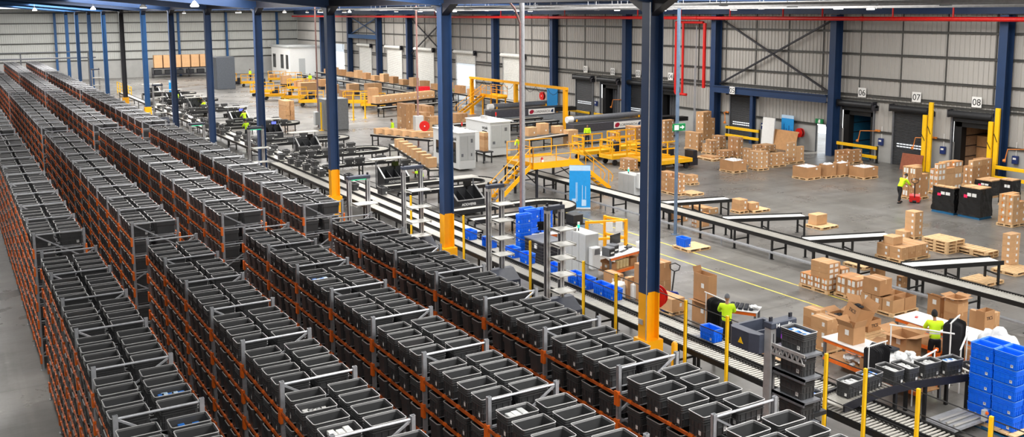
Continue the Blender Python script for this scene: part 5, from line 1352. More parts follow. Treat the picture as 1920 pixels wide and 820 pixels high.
# tall opened cartons behind the blue tote
x, y, z, w, d, h = (21.953,23.668,0,0.392,0.843,0.493)
open_box(x, y, 0, w, d, .78, 'lower open carton of the tall pair behind the blue tote', (5,None,10,None))
open_box(x+.02, y+.05, .80, w*.95, d*.9, .95, 'upper open carton of the tall pair behind the blue tote', (None,70,None,None)); 
carton(x+.5*w, y+.3, 1.2, .3, .3, .3, 'small carton inside the upper open one behind the blue tote', lab='')
def rail_rack(x, y, rz, L, H, label, n, glen, rack=True, m=None, u0=.15):
    """T-shaped hanging rail with garments"""
    t = thing('garment_rail', label+' rail of white tube', 'clothes rail', (x, y, 0), rz)
    mb = MB(); mb.tube([(0,0,H),(L,0,H)], .02, 8); obj('hanging_bar', mb, WHITE, t)
    for u in (.08, L-.08): mb = MB(); mb.tube([(u,0,0),(u,0,H)], .018, 8); mb.box(u-.03,-.3,0,u+.03,.3,.03); obj('upright', mb, WHITE, t)
    for k in range(n):
        u = u0+(L-u0-.15)*(k+.5)/n; g = thing('hanging_garment', 'dark garment, %s on the %s' % (ORD[k], label), 'clothes', (x+u*math.cos(rz), y+u*math.sin(rz), H), rz+PI/2, 'garments on the '+label)
        mb = MB(); ring = []
        for zz, ww, dd in ((-.06,.06,.012),(-.11,.22,.02),(-.18,.25,.026),(-glen*.6,.23,.024),(-glen,.24,.03)):
            ring.append([(ww*math.cos(a)*(1+.04*math.sin(5*a+k)), dd*math.sin(a)+.008*math.sin(3*a+k+zz*9), zz) for a in [2*PI*j/14 for j in range(14)]])
        loft(mb, ring, cap0=True, cap1=True); obj('cloth', mb, m or BLACKC, g, sm=50)
        mb = MB(); mb.tube([(0,0,-.07),(0,0,-.01),(.02,0,.02),(.0,0,.04),(-.02,0,.03)], .005, 5); obj('hanger_hook', mb, ALU, g)
_a = Vector((21.753,23.661,0)); _b = Vector((21.62,22.36,0)); _d = _b-_a
rail_rack(_a.x, _a.y, math.atan2(_d.y, _d.x), _d.length, 1.27, 'rack behind the nearest blue tote', 9, .98, u0=.42)
TRZ = -1.0; TX, TY = 21.80, 22.85
t = table(TX, TY, TRZ, 1.15, .75, .9, 'table with folded dark clothes right of the worker with grey beanie', False)
for k in range(5):
    mb = MB(); mb.bbox(-.30,-.07,0,.30,.07,.07,.025); u, v = .2+.17*k, .38
    single('folded_garment', mb, NAVYC, 'folded dark trousers, %s of the row on the table by the grey beanie worker' % ORD[k], 'clothes', (TX+u*math.cos(TRZ)-v*math.sin(TRZ), TY+u*math.sin(TRZ)+v*math.cos(TRZ), .902), TRZ+PI/2+.04*k, 'folded dark clothes on the table')
heap((22.6, 22.2, .90), .2, .3, .2, PLASTIC, 'crumpled clear plastic bags on the table end behind robot 14', 10, 'plastic_bags', 'bags', 'stuff')
# cartons and junk under robot fourteen's shuttle
stack((21.13,20.874,0,0.323,0.421,0.487), 1, 1, 1, 'left under the shuttle of robot 14', hue=1, lab=''); stack((21.056,20.168,0,0.274,0.224,0.46), 1, 1, 1, 'right under the shuttle of robot 14', hue=1, lab='')
pallet(20.55, 19.0, 0, 1.0, 1.15, 'worn pallet behind the roller lane near robot 14', -.0)
# big brown pile right of robot fourteen
x, y, z, w, d, h = (23.155,19.622,0,0.489,0.666,1.142)
pallet(x-.1, y-.1, 0, w+.45, d+.3, 'pallet under the big brown cartons right of robot 14')
stack((x, y, .14, w, d, h-.14), 1, 1, 3, 'front pile right of robot 14', hue=0, lab='x')
x, y, z, w, d, h = (23.561,20.387,0,0.449,0.534,1.156)
stack((x, y+.05, 0, w, d, h), 1, 1, 4, 'rear pile right of robot 14', hue=0, lab='x')
x, y, z, w, d, h = (23.951,19.8,0,0.352,0.235,0.742)
stack((x+.1, y, 0, w, d, h), 1, 1, 2, 'lower pile right of the front pile by robot 14', hue=2, lab='')
# open cartons with goods
x, y, z = (25.133,20.736,0)
open_box(x, y, 0, .6, .55, .62, 'open carton with dark goods left of the tilted one', (15,20,10,20))
heap((x+.3, y+.28, .48), .35, .3, .16, BLACKC, 'dark goods inside the open carton left of the tilted one', 12, r=.07)
x2, y2, z2, w2, d2, h2 = (25.726,20.121,0,0.643,0.388,0.513)
open_box(x2, y2, 0, w2, d2, h2, 'carton printed TICS standing before the bare pallet', (None,30,25,None), .0, printed='yTICS')
x3, y3, z3, w3, d3, h3 = (25.186,20.151,0,0.367,0.368,0.346)
open_box(x3, y3, 0, w3, d3, h3, 'closed carton under the tilted printed one', (None,None,None,None), .0)
open_box(x3-.05, y3+.05, h3+.16, .66, .62, .55, 'tilted carton printed TICS full of black goods', (None,40,None,80), .25, printed='xTICS', tilt=(.20,.30,-.1))
heap((x3+.42, y3+.38, h3+.53), .36, .30, .20, BLACKC, 'black goods heaped in the tilted printed carton', 24, r=.07)
pallet(*(25.172,19.102,0)[:2], 0, 1.35, 1.15, 'bare pallet behind the middle packing table', .0)
mb = MB(); mb.bbox(-.35,-.2,0,.35,.2,.02,.004); single('cardboard_sheet', mb, CARD2, 'flat piece of cardboard on the bare pallet behind the middle table', 'cardboard', (*(25.358,19.39,0)[:2], .145), .3)
# middle packing table
table(22.35, 19.15, -1.5708-.02, 3.5, 1.0, .92, 'middle packing table with white top before the curved conveyor')
open_box(22.5, 18.1, .925, .52, .56, .52, 'open carton standing on the middle packing table', (75,55,60,None), 0, flen=.4)
for k in range(4): mb = MB(); mb.bbox(-.26,-.17,0,.26,.17,.07,.03); single('folded_garment', mb, NAVYC, 'navy folded garment, %s of the loose pile on the middle table' % ORD[k], 'clothes', (22.95+.08*(k % 2), 17.65-.13*k, .922+.06*(k//2)), .5+.4*k, 'navy garments on the middle table')
heap((22.95, 16.3, .92), .5, .9, .24, PLASTIC, 'clear plastic bags piled on the front end of the middle table', 22, 'plastic_bags', 'bags', 'stuff', r=.12)
heap((22.6, 18.2, .33), .5, .7, .25, PLASTIC, 'crumpled plastic on the lower shelf of the middle table', 10, 'plastic_bags', 'bags', 'stuff', r=.12)
carton(22.45, 17.0, .325, .7, .8, .35, 'brown carton on the lower shelf of the middle packing table', lab='')
rail_rack(21.55, 16.85, .05, .9, 1.45, 'rack before the middle packing table', 8, .95)
t = thing('rail_arm', 'low white rail arm with orange tip beside the curved conveyor', 'clothes rail', (22.0, 15.75, 0), .2); mb = MB(); mb.tube([(0,0,1.25),(1.5,0,1.25)], .025, 8); mb.tube([(.1,0,0),(.1,0,1.25)], .02, 8); mb.tube([(1.4,0,0),(1.4,0,1.25)], .02, 8); obj('hanging_bar', mb, WHITE, t); mb = MB(); mb.bbox(1.5,-.04,1.2,1.56,.04,1.3,.01); obj('end_cap', mb, HIVISO, t)
# right hand table with worker
table(25.75, 19.2, -1.5708, 3.4, 1.15, .95, 'rear packing table where the worker in dark hood packs')
mb = MB(); mb.bbox(-.08,-.04,0,.08,.04,.03,.005); single('tape_cutter', mb, RED, 'small red tool on the rear packing table', 'tool', (26.3, 18.75, .95), .5)
open_box(24.2, 17.55, 0, .72, .7, .48, 'lower open carton left of the hooded worker', (None,None,None,None))
open_box(24.2, 17.55, .49, .72, .7, .5, 'upper open carton with wide flaps left of the hooded worker', (15,20,10,15))
x, y, z, w, d, h = (28.375,19.359,0,0.26,0.492,1.119)
stack((x, y, 0, w, d, h*.48), 1, 1, 1, 'foot of the leftmost column behind the rear table', hue=1, lab='x')
open_box(x+.01, y+.01, h*.48+.005, w-.02, d-.02, h*.5, 'half open carton on the leftmost column behind the rear table', (10,None,40,None), flen=.4)
x, y, z, w, d, h = (28.345,18.684,0,0.578,0.515,1.227)
stack((x, y, 0, w, d, h*.86), 1, 1, 3, 'wide column behind the rear table', hue=0, lab='')
open_box(x+.02, y+.02, h*.86+.005, w-.04, d-.04, h*.12, 'shallow open carton with spread flaps on the wide column', (12,12,8,15), flen=.4)
x, y, z, w, d, h = (28.168,18.123,0,0.286,0.422,1.063)
stack((x, y-.3, 0, w*.7, d*.8, h), 1, 1, 2, 'column beside the open printed one behind the rear table', hue=0, lab='')
x, y, z, w, d, h = (28.121,17.68,0,0.543,0.412,1.139)
stack((x, y-.1, 0, w, d*.8, h*.42), 1, 1, 1, 'base under the open printed one behind the rear table', hue=1, lab='')
open_box(x+.01, y-.09, h*.42+.005, w-.02, d*.8-.02, h*.56, 'open carton with dark print right of the pile behind the rear table', (None,None,None,None), printed='yTICS')
x, y, z, w, d, h = (29.147,17.879,0,0.295,0.169,0.837)
stack((x, y, 0, w, d, h), 1, 1, 2, 'rightmost narrow column behind the rear table', hue=1, lab='')
# front conveyor side pallet of open bulk cartons
b_ = (28.106,20.996,0,1.316,1.391,0.698); x, y, z, w, d, h = b_
pallet(x-.05, y-.05, 0, w+.1, d+.1, 'pallet of open brown cartons before the long conveyor')
for i in range(2):
    for j in range(3):
        open_box(x+i*w/2+.01, y+j*d/3+.01, .145, w/2-.03, d/3-.03, .45, 'open brown carton, %s %s of the pallet before the long conveyor' % (('front','middle','back')[j], ('left','right')[i]), (None,None,None,None), m=(CARD, CARD2)[(i+j) % 2])
carton(x+.02, y+d*.42, .605, w*.5, d*.52, .58, 'large carton lying across the open ones before the long conveyor', lab='xx', hue=1)
# hanging rails and garments at the worker in the hood
rail_rack(24.5, 16.35, .35, 1.0, 1.75, 'rack at the right of the hooded worker', 8, 1.45)
t = thing('rail_arm', 'T-shaped white rail left of the hooded worker', 'clothes rail', (23.45, 17.6, 0), -1.05); mb = MB(); mb.tube([(0,0,1.55),(1.75,0,1.55)], .025, 8); mb.tube([(.05,0,0),(.05,0,1.55)], .02, 8); mb.tube([(1.65,0,0),(1.65,0,1.55)], .02, 8); mb.box(-.0,-.3,0,.1,.3,.03); mb.box(1.6,-.3,0,1.7,.3,.03); obj('hanging_bar', mb, WHITE, t)
t = thing('rail_arm', 'front white rail with a slanted bar beside the loaded totes', 'clothes rail', (23.9, 15.6, 0), .45); mb = MB(); mb.tube([(0,0,1.3),(1.35,0,1.45)], .025, 8); mb.tube([(.1,0,0),(.1,0,1.3)], .02, 8); mb.tube([(1.2,0,0),(1.2,0,1.43)], .02, 8); obj('hanging_bar', mb, WHITE, t)
# big clear poly bag
bm = bmesh.new(); bmesh.ops.create_icosphere(bm, subdivisions=4, radius=1.)
rr = random.Random(4)
from mathutils import noise as mnoise
for v in bm.verts:
    n0 = mnoise.noise(v.co*2.3)*.22+mnoise.noise(v.co*6)*.07
    c = v.co*(1+n0); v.co = Vector((c.x*.55, c.y*.62, max(0, (c.z+.92)*.85)))
mb = MB(); mb.bm(bm); bm.free(); single('poly_bag', mb, PLASTIC, 'big clear plastic bag of waste behind the tall blue tote stack', 'bag', (25.6, 15.55, 0), 0, None, 60)
# ------------------------------------------------------------------ tall blue stack at the right edge
x0, y0 = 22.5, 13.15
for i in range(2):
    for j in range(2):
        for k in range(5):
            P_BLUE.put((x0+TW/2+.012+i*.42, y0+TL/2+j*.655, .145+k*.405), -PI/2, 'blue tote, %s layer, %s %s of the tall stack at the right edge' % (LAY[5][k], ('front','rear')[j], ('left','right')[i]), 'tall blue tote stack')
o = pallet(x0-.12, y0-.15, 0, 1.16, 1.65, 'blue painted pallet under the tall blue tote stack')
for ch in o.children:
    if ch.name.startswith('bearer') or ch.name.startswith('skid'):
        ch.data = ch.data.copy(); ch.data.materials[0] = WOODB
# ------------------------------------------------------------------ curved conveyor with loaded totes
t = thing('curved_conveyor', 'dark curved roller conveyor carrying the loaded totes to the blue stack', 'conveyor', (0,0,0))
ctrl = [(18.35,15.36),(18.9,15.42),(19.9,15.5),(21.2,15.42),(22.4,15.12),(24.5,14.65)]
def cr(P, n=8):
    out = []
    for i in range(len(P)-1):
        p0, p1, p2, p3 = P[max(i-1,0)], P[i], P[i+1], P[min(i+2,len(P)-1)]
        for k in range(n):
            u = k/n; out.append(tuple(.5*((2*p1[a])+(-p0[a]+p2[a])*u+(2*p0[a]-5*p1[a]+4*p2[a]-p3[a])*u*u+(-p0[a]+3*p1[a]-3*p2[a]+p3[a])*u**3) for a in (0,1)))
    out.append(P[-1]); return out
path = [Vector((*p, 0)) for p in cr(ctrl)]
nrm = [Vector((-(path[min(i+1,len(path)-1)]-path[max(i-1,0)]).y, (path[min(i+1,len(path)-1)]-path[max(i-1,0)]).x, 0)).normalized() for i in range(len(path))]
ZC = 1.10
for s in (-1, 1):
    mb = MB()
    for i in range(len(path)-1):
        a = path[i]+nrm[i]*s*.38; b = path[i+1]+nrm[i+1]*s*.38; mb.bar((a.x,a.y,ZC-.04),(b.x,b.y,ZC-.04),.05,.20)
    obj('side_frame', mb, DARKST, t)
mb = MB()
for i in range(len(path)-1):
    for f in (.0,): p = path[i].lerp(path[i+1], f); n2 = nrm[i].lerp(nrm[i+1], f); a = p-n2*.36; b = p+n2*.36; mb.tube([(a.x,a.y,ZC-.03),(b.x,b.y,ZC-.03)], .028, 6, cap=False)
obj('roller_bed', mb, STEELW, t)
for i in (20,27,34,41):
    if i < len(path):
        for s in (-1, 1): a = path[i]+nrm[i]*s*.36; mb = MB(); mb.box(a.x-.04,a.y-.04,0,a.x+.04,a.y+.04,ZC-.14); obj('leg_stand', mb, BLACK, t)
CT = [(19.15,15.45,.08,'first from the lanes'),(19.95,15.5,.06,'second from the lanes, blue packets'),(20.72,15.48,1.55,'third from the lanes'),(21.22,15.4,1.5,'fourth from the lanes'),(21.95,15.25,-.1,'fifth from the lanes'),(22.6,15.05,-.12,'last, next to the blue stack')]
for x, y, r, n_ in CT: P_TOTE.put((x, y, ZC+.002), r, 'dark tote on the curved conveyor, %s' % n_, 'loaded totes on the curved conveyor')
# low equipment under the curve
t = thing('lift_table', 'grey low transfer unit with orange knob under the curved conveyor', 'machine', (21.6, 14.2, 0)); mb = MB(); mb.box(-.5,-.4,.25,.9,.4,.32); mb.box(-.45,-.35,0,-.4,.35,.25); mb.box(.8,-.35,0,.85,.35,.25); obj('frame', mb, GALV, t); mb = MB(); mb.tube([(-.4,-.3,.36),(.8,-.3,.36)], .03, 6); mb.tube([(-.4,-.1,.36),(.8,-.1,.36)], .03, 6); mb.tube([(-.4,.1,.36),(.8,.1,.36)], .03, 6); obj('roller_bed', mb, STEELW, t); mb = MB(); mb.bbox(.55,-.5,.32,.7,-.4,.62,.01); obj('knob_box', mb, LGREY, t); mb = MB(); mb.tube([(.62,-.5,.55),(.62,-.55,.55)], .04, 8); obj('knob', mb, HIVISO, t)
# ------------------------------------------------------------------ people
def skin_mesh(chains, lv=2):
    """chains: list of (points, radii); all joined at shared points -> one skinned mesh"""
    vs = []; es = []; rad = []; idx = {}
    def vid(p, r):
        k = tuple(round(a, 4) for a in p)
        if k not in idx: idx[k] = len(vs); vs.append(k); rad.append(r)
        return idx[k]
    for pts, rs in chains:
        ids = [vid(p, r) for p, r in zip(pts, rs)]
        es += [(a, b) for a, b in zip(ids[:-1], ids[1:]) if a != b]
    me = bpy.data.meshes.new('s'); me.from_pydata(vs, es, []); o = bpy.data.objects.new('s', me); C.objects.link(o)
    md = o.modifiers.new('k', 'SKIN'); md.use_smooth_shade = True
    for k, sv in enumerate(me.skin_vertices[0].data):
        r = rad[k]; sv.radius = r if isinstance(r, tuple) else (r, r); sv.use_root = (k == 0)
    sd = o.modifiers.new('u', 'SUBSURF'); sd.levels = lv; sd.render_levels = lv
    bpy.context.view_layer.update()
    out = bpy.data.meshes.new_from_object(o.evaluated_get(bpy.context.evaluated_depsgraph_get())); bpy.data.objects.remove(o); return out
def me2mb(mb, me, m=0):
    i = len(mb.v); mb.v += [tuple(v.co) for v in me.vertices]
    for p in me.polygons: mb.f.append(tuple(i+k for k in p.vertices)); mb.m.append(m)
    bpy.data.meshes.remove(me)
def V3(*a): return Vector(a)
def person(loc, rz, label, pose, top=HIVIS, legs=NAVYC, hat=None, hatname='cap', H=1.74, bands=False, lowtop=None, lod=1, hood=False, shin=None):
    """pose: bend (forward lean, rad), armsL/armsR: (elbow, hand) targets relative to the shoulder, stride"""
    s = H/1.74; t = thing('person', label, 'person', loc, rz)
    bend = pose.get('bend', .05); st = pose.get('stride', .06)
    hip = V3(0,0,.93)*s
    ca, sa = math.cos(bend), math.sin(bend)
    def up_(d, side=0, f=0): return hip+V3(side, sa*d+f*ca, ca*d-f*sa)*1.0
    chest = up_(.36*s); neck = up_(.54*s); hb = up_(.60*s, 0, .03*s)
    tilt = pose.get('head', .0)
    headc = hb+V3(0, .035+math.sin(bend*.6+tilt)*.12, math.cos(bend*.6+tilt)*.13)*s
    shL, shR = up_(.49*s, -.185*s), up_(.49*s, .185*s)
    arms = []
    for sh, key, sd in ((shL,'L',-1),(shR,'R',1)):
        e, h = pose.get('arm'+key, ((.05*sd,.02,-.29),(.04*sd,.10,-.53)))
        arms.append((sh, sh+V3(*e)*s, sh+V3(*h)*s, sd))
    fl = [(-.10, st), (.10, -st)]
    legs_ = []
    for x, y in fl:
        legs_.append((hip+V3(x*.95,0,-.02)*s, V3(x*1.05, y*.6+pose.get('knee',.03), .49)*s, V3(x*1.15, y, .085)*s))
    # body: one continuous skinned mesh with head, hands and fingers
    ch = [([hip, up_(.18*s), chest, neck, hb, headc-V3(0,.0,.02)*s], [(.10*s,.07*s),(.09*s,.06*s),(.10*s,.06*s),.054*s,.05*s,.06*s])]
    for sh, e, h, sd in arms: ch.append(([chest, sh, e, h], [(.10*s,.06*s),.045*s,.040*s,.030*s]))
    for a, k, f in legs_: ch.append(([hip, a, k, f, f+V3(0,.13,-.04)*s], [(.10*s,.07*s),.07*s,.05*s,.04*s,.035*s]))
    mb = MB(); me2mb(mb, skin_mesh(ch, 1))
    bm = bmesh.new(); bmesh.ops.create_uvsphere(bm, u_segments=18, v_segments=14, radius=1.)
    for v in bm.verts:
        c = v.co.copy(); w = .078*(1-.16*max(0,-c.z)); d = .098
        y_ = c.y*d
        if c.y > .55 and -.25 < c.z < .12 and abs(c.x) < .25: y_ += .022*(1-abs(c.x)/.25)
        if c.y > .5 and abs(c.z-.18) < .12 and .2 < abs(c.x) < .55: y_ -= .008
        v.co = Vector((c.x*w, y_, c.z*.122))*s
    bmesh.ops.rotate(bm, verts=bm.verts, cent=(0,0,0), matrix=Matrix.Rotation(-(bend*.6+tilt), 3, 'X'))
    bmesh.ops.translate(bm, verts=bm.verts, vec=headc); mb.bm(bm, 0); bm.free()
    for sd in (-1, 1):   # ears
        bm = bmesh.new(); bmesh.ops.create_uvsphere(bm, u_segments=8, v_segments=6, radius=.026*s)
        for v in bm.verts: v.co.x *= .35
        bmesh.ops.translate(bm, verts=bm.verts, vec=headc+V3(sd*.076,-.005,0)*s); mb.bm(bm, 0); bm.free()
    for sh, e, h, sd in arms:
        dr = (h-e).normalized(); sidev = dr.cross(V3(0,0,1)); sidev = sidev.normalized() if sidev.length > .1 else V3(1,0,0); nv = sidev.cross(dr)
        mb.tube([h-dr*.01, h+dr*.045*s, h+dr*.09*s], [.028*s,.040*s,.034*s], 8)
        for q in range(4):
            o_ = sidev*(q-1.5)*.019*s; L = (.072,.08,.076,.058)[q]*s; b0 = h+dr*.085*s+o_
            mb.tube([b0, b0+dr*L*.5+nv*-.008*s, b0+dr*L*.85+nv*-.028*s], [.010*s,.009*s,.007*s], 6)
        b0 = h+dr*.03*s+sidev*-sd*.032*s; mb.tube([b0, b0+dr*.03*s-sidev*sd*.022*s, b0+dr*.06*s-sidev*sd*.026*s], [.012*s,.010*s,.008*s], 6)
    body = obj('body', mb, SKIN, t, sm=60)
    # face details
    mb = MB()
    R = Matrix.Rotation(-(bend*.6+tilt), 3, 'X')
    for sd in (-1, 1): p = headc+R @ V3(sd*.03,.088,.02)*s; mb.tube([p, p+R @ V3(0,.006,0)*s], .011*s, 8)
    p = headc+R @ V3(0,.088,-.055)*s; mb.box(p.x-.022*s,p.y-.01,p.z-.005*s,p.x+.022*s,p.y+.006,p.z+.005*s)
    obj('eyes_and_mouth', mb, HAIR, t)
    # jacket
    ch = [([up_(-.06*s), up_(.14*s), chest, up_(.47*s), up_(.53*s)], [(.185*s,.145*s),(.165*s,.125*s),(.185*s,.135*s),(.13*s,.10*s),(.065*s,.065*s)])]
    for sh, e, h, sd in arms: ch.append(([up_(.47*s), sh, e, e.lerp(h,.88)], [(.13*s,.10*s),.085*s,.064*s,.05*s]))
    me = skin_mesh(ch, 2); mb = MB(); me2mb(mb, me)
    mats = [top]
    if lowtop or bands:
        mats += [lowtop or REFL, REFL]
        zs = [sum(mb.v[k][2] for k in f)/len(f) for f in mb.f]; xs = [abs(sum(mb.v[k][0] for k in f)/len(f)) for f in mb.f]
        for q in range(len(mb.f)):
            rel = (zs[q]-hip.z)/s
            if lowtop and rel < .12: mb.m[q] = 1
            if bands and (-.03 < rel < .03 or .17 < rel < .23) and xs[q] < .2*s: mb.m[q] = 2
    jk = obj('jacket', mb, mats, t, sm=60)
    # trousers
    ch = [([up_(.06*s), hip+V3(0,0,-.03)*s], [(.165*s,.13*s),(.16*s,.13*s)])]
    for a, k, f in legs_: ch.append(([hip+V3(0,0,-.03)*s, a+V3(0,0,-.08)*s, k, f+V3(0,0,.03)*s], [(.16*s,.13*s),.105*s,.078*s,.068*s]))
    me = skin_mesh(ch, 2); mb = MB(); me2mb(mb, me); mats = [legs]
    if shin:
        mats.append(shin); zs = [sum(mb.v[k][2] for k in f)/len(f) for f in mb.f]
        for q in range(len(mb.f)):
            if zs[q] < .55*s: mb.m[q] = 1
    obj('trousers', mb, mats, t, sm=60)
    for a, k, f in legs_:
        mb = MB(); mb.bbox(f.x-.05*s, f.y-.09*s, 0, f.x+.05*s, f.y+.19*s, .09*s, .03*s); obj('shoe', mb, BLACK, t, sm=60)
    # hair or hat
    bm = bmesh.new(); bmesh.ops.create_uvsphere(bm, u_segments=16, v_segments=12, radius=1.)
    lim = -.55 if hood else -.05
    for v in bm.verts:
        c = v.co.copy()
        if c.z < lim: c.z = lim
        if not hood and c.y > .75 and c.z < .35: c.y = .7
        k = 1.09 if not hood else 1.16
        yy = c.y*.098*k-.008 if not (hood and c.y > .4) else .03
        v.co = Vector((c.x*.078*k, yy, c.z*.122*k+.008))*s
    bmesh.ops.rotate(bm, verts=bm.verts, cent=(0,0,0), matrix=Matrix.Rotation(-(bend*.6+tilt), 3, 'X'))
    bmesh.ops.translate(bm, verts=bm.verts, vec=headc); mb = MB(); mb.bm(bm); bm.free()
    obj(hatname if hat else 'hair', mb, hat or HAIR, t, sm=60)
    return t
reach = lambda f, z: {'armL': ((-.06,.16,-.22),(.02,f,z)), 'armR': ((.06,.16,-.22),(-.02,f,z))}
person((20.95, 21.75, 0), -.75, 'worker in bright yellow shirt and grey beanie at the clothes table', dict(bend=.10, **reach(.40,-.30)), hat=BEANIE, hatname='beanie', legs=BLACKC)
person((25.05, 17.2, 0), -.75, 'worker in yellow hi-vis jacket with dark hood at the rear table', dict(bend=.22, **reach(.42,-.25)), bands=True, hat=BLACKC, hatname='hood', hood=True, legs=BLACKC, shin=HIVISO, lowtop=None)
person((45.55, 33.95, 0), -1.7, 'worker in yellow hi-vis shirt bending over the pallet by the boxes', dict(bend=.58, **reach(.36,-.34), stride=.16), legs=BLACKC, H=1.72)
person((44.1, 62.0, 0), 2.6, 'worker in yellow top and dark jacket bottom beside the telescopic loader', dict(bend=.02), legs=NAVYC, lowtop=NAVYC)
person((36.125,59.29,0), 2.2, 'worker in hi-vis bending behind the grey service mast', dict(bend=.35, **reach(.35,-.35)), legs=NAVYC)
person((24.35, 51.3, 0), 1.2, 'worker in hi-vis shirt at the pick station left of the second column', dict(bend=.12, **reach(.4,-.2)), legs=NAVYC)
person((32.609,74.262,0), 1.4, 'worker in yellow hi-vis standing behind the grey switch box', dict(bend=.05), legs=NAVYC)
person((53.5, 104.8, 0), .6, 'left one of two workers in hi-vis at the bright open shutter', dict(bend=.05), legs=NAVYC)
person((53.3, 103.2, 0), .4, 'right one of two workers in hi-vis at the bright open shutter', dict(bend=.05), legs=NAVYC)
for k, (p, rz_, n_) in enumerate((((23.4,114.15,0),1.,'most distant one at the stations'),((23.6,102.35,0),.8,'beside the sixth column'),((24.0,105.9,0),-.2,'at the station left of the lit screen'),((24.2,89.3,0),.4,'before the station with lit screen'),((22.02,80.781,0),.2,'crouched dark-haired one by the green lit robot'),((23.1,79.6,0),.5,'behind the green lit robot'))):
    person(p, rz_, 'worker in hi-vis yellow, %s' % n_, dict(bend=.25, **reach(.35,-.3)), legs=NAVYC)
person((42.959,154.19,0), 2., 'worker in hi-vis yellow among the far carts', dict(bend=.05), legs=NAVYC)
person((47.2, 137.5, 0), 2.4, 'worker in hi-vis at the right end of the far carts', dict(bend=.05), legs=NAVYC)
# ------------------------------------------------------------------ what lies in the totes
KINDM = {'blue': BLUEB, 'pale': PALEB, 'white': WHITE, 'grey': LGREY, 'kraft': CARD, 'pink': PINK, 'cream': mat('packet_cream', (.86,.80,.68), .6)}
def packets(x, y, z, rz, n, kinds, label, seed=1, big=False, name='packet'):
    """flat packets lying in a tote whose origin is (x, y, z)"""
    rr = random.Random(seed); c, s = math.cos(rz), math.sin(rz)
    for k in range(n):
        u = -.2+.4*(k+.5)/n+rr.uniform(-.02,.02); v = rr.uniform(-.05,.05)
        L, W, H = (.11, .24, .07) if big else (rr.uniform(.10,.15), rr.uniform(.15,.22), rr.uniform(.03,.06))
        mb = MB(); mb.bbox(-L/2,-W/2,0,L/2,W/2,H,.006,0); mb.box(-L*.3,-W*.35,H-.001,L*.3,-W*.05,H+.002,1)
        kd = kinds[k % len(kinds)]
        o = single(name, mb, [KINDM[kd], WHITE if kd in ('blue','kraft','pink') else KINDM['grey']], '%s packet, %s in %s' % ({'blue':'blue','pale':'pale blue','white':'white','grey':'light grey','kraft':'brown','pink':'pink','cream':'cream'}[kd], ORD[k], label), 'packet', (x+u*c-v*s, y+u*s+v*c, z+.032), rz+rr.uniform(-.5,.5)*(0 if big else 1), 'packets in '+label)
        o.rotation_euler.x = 0 if big else rr.uniform(-.15,.15)
def pick(u, v):
    """the rack tote whose rim centre shows nearest to a place in the photograph"""
    best = min(TOTE_AT.items(), key=lambda kv: (px(kv[1].location+Vector((0,0,.38)))[0]-u)**2+(px(kv[1].location+Vector((0,0,.38)))[1]-v)**2+(1e6 if kv[0][5] else 0))
    return best[1]
PK = [((330,741),5,('blue','pale'),.22,True,'the blue packet tote of the leftmost rack'),((303,720),1,('blue',),.05,False,'the tote behind the blue packets, leftmost rack'),((240,757),3,('blue','pale'),.1,False,'the front left tote of the leftmost rack'),((342,796),2,('blue',),.2,True,'the lowest tote in view on the leftmost rack'),((168,588),1,('kraft',),.2,True,'a tote midway on the leftmost rack'),((205,669),2,('cream','white'),.15,False,'a tote above the paper tote, leftmost rack'),((207,686),4,('white','grey'),.1,False,'the paper filled tote of the leftmost rack'),((110,538),2,('white','kraft'),.2,False,'a far tote of the leftmost rack'),((200,538),2,('cream','white'),.2,False,'a far right lane tote of the leftmost rack'),
 ((605,765),5,('white','grey'),.2,True,'the tote of white boxes, second rack'),((640,807),3,('white',),.25,True,'the front tote of white cartons, second rack'),((730,792),3,('grey','white'),.12,False,'the tote of loose papers, second rack'),((450,609),2,('grey','white'),.2,False,'a rear tote of the second rack'),((560,648),3,('white',),.12,False,'the tote of three papers, second rack'),((545,680),1,('white',),.12,False,'a left lane tote of the second rack'),((690,777),2,('grey',),.05,False,'a quiet tote of the second rack'),
 ((780,643),2,('pink',),.12,False,'the pink tote of the third rack'),((600,522),4,('blue','pale'),.24,True,'the tote full of blue leaflets, third rack'),((620,535),3,('white',),.2,False,'the tote next to the blue leaflets, third rack'),((975,772),3,('grey','white'),.24,True,'the tote of grey cartons, third rack'),((832,633),1,('white',),.08,False,'a right lane tote of the third rack'),((490,442),2,('pale','blue'),.2,False,'a far tote of the third rack'),((502,455),3,('pale','white'),.2,False,'the second far tote of the third rack'),((540,478),3,('white',),.22,False,'the white papers tote, third rack'),((530,440),2,('cream','white'),.2,False,'the farthest right tote of the third rack'),
 ((1274,694),2,('white',),.1,False,'the tote of white paper, rightmost rack'),((800,493),1,('white',),.2,False,'a middle tote of the rightmost rack'),((860,535),1,('white',),.2,False,'a left lane tote of the rightmost rack'),((770,448),1,('pale',),.2,False,'a far tote of the rightmost rack'),((1348,735),1,('grey',),.02,False,'a front tote of the rightmost rack'),((1048,590),1,('blue',),.04,False,'a right lane tote of the rightmost rack')]
for i, (uv, n, kd, dz, bg_, lb) in enumerate(PK):
    o = pick(*uv); l = o.location
    packets(l.x, l.y, l.z+dz, o.rotation_euler.z, n, kd, lb, i+10, bg_)
for k, z in enumerate(TZ): packets(RXE-.04, RYE-.53, z+.24, PI/2, 6-(k % 2), ('blue','pale','blue'), 'tote %s from the top on robot 14' % ORD[k], 50+k, True)
packets(RXE+.62, RYE-.15, 2.74, PI/2, 6, ('blue','pale'), 'the tote beside robot 14', 60, True)
for k, (x, y, r, n_) in enumerate(CT): packets(x, y, ZC+.24, r, 5, (('white','grey'),('blue','pale'),('grey','white'),('white',),('grey','white'),('pale','blue'))[k], 'the tote %s on the curve' % n_.split(',')[0], 70+k, True)
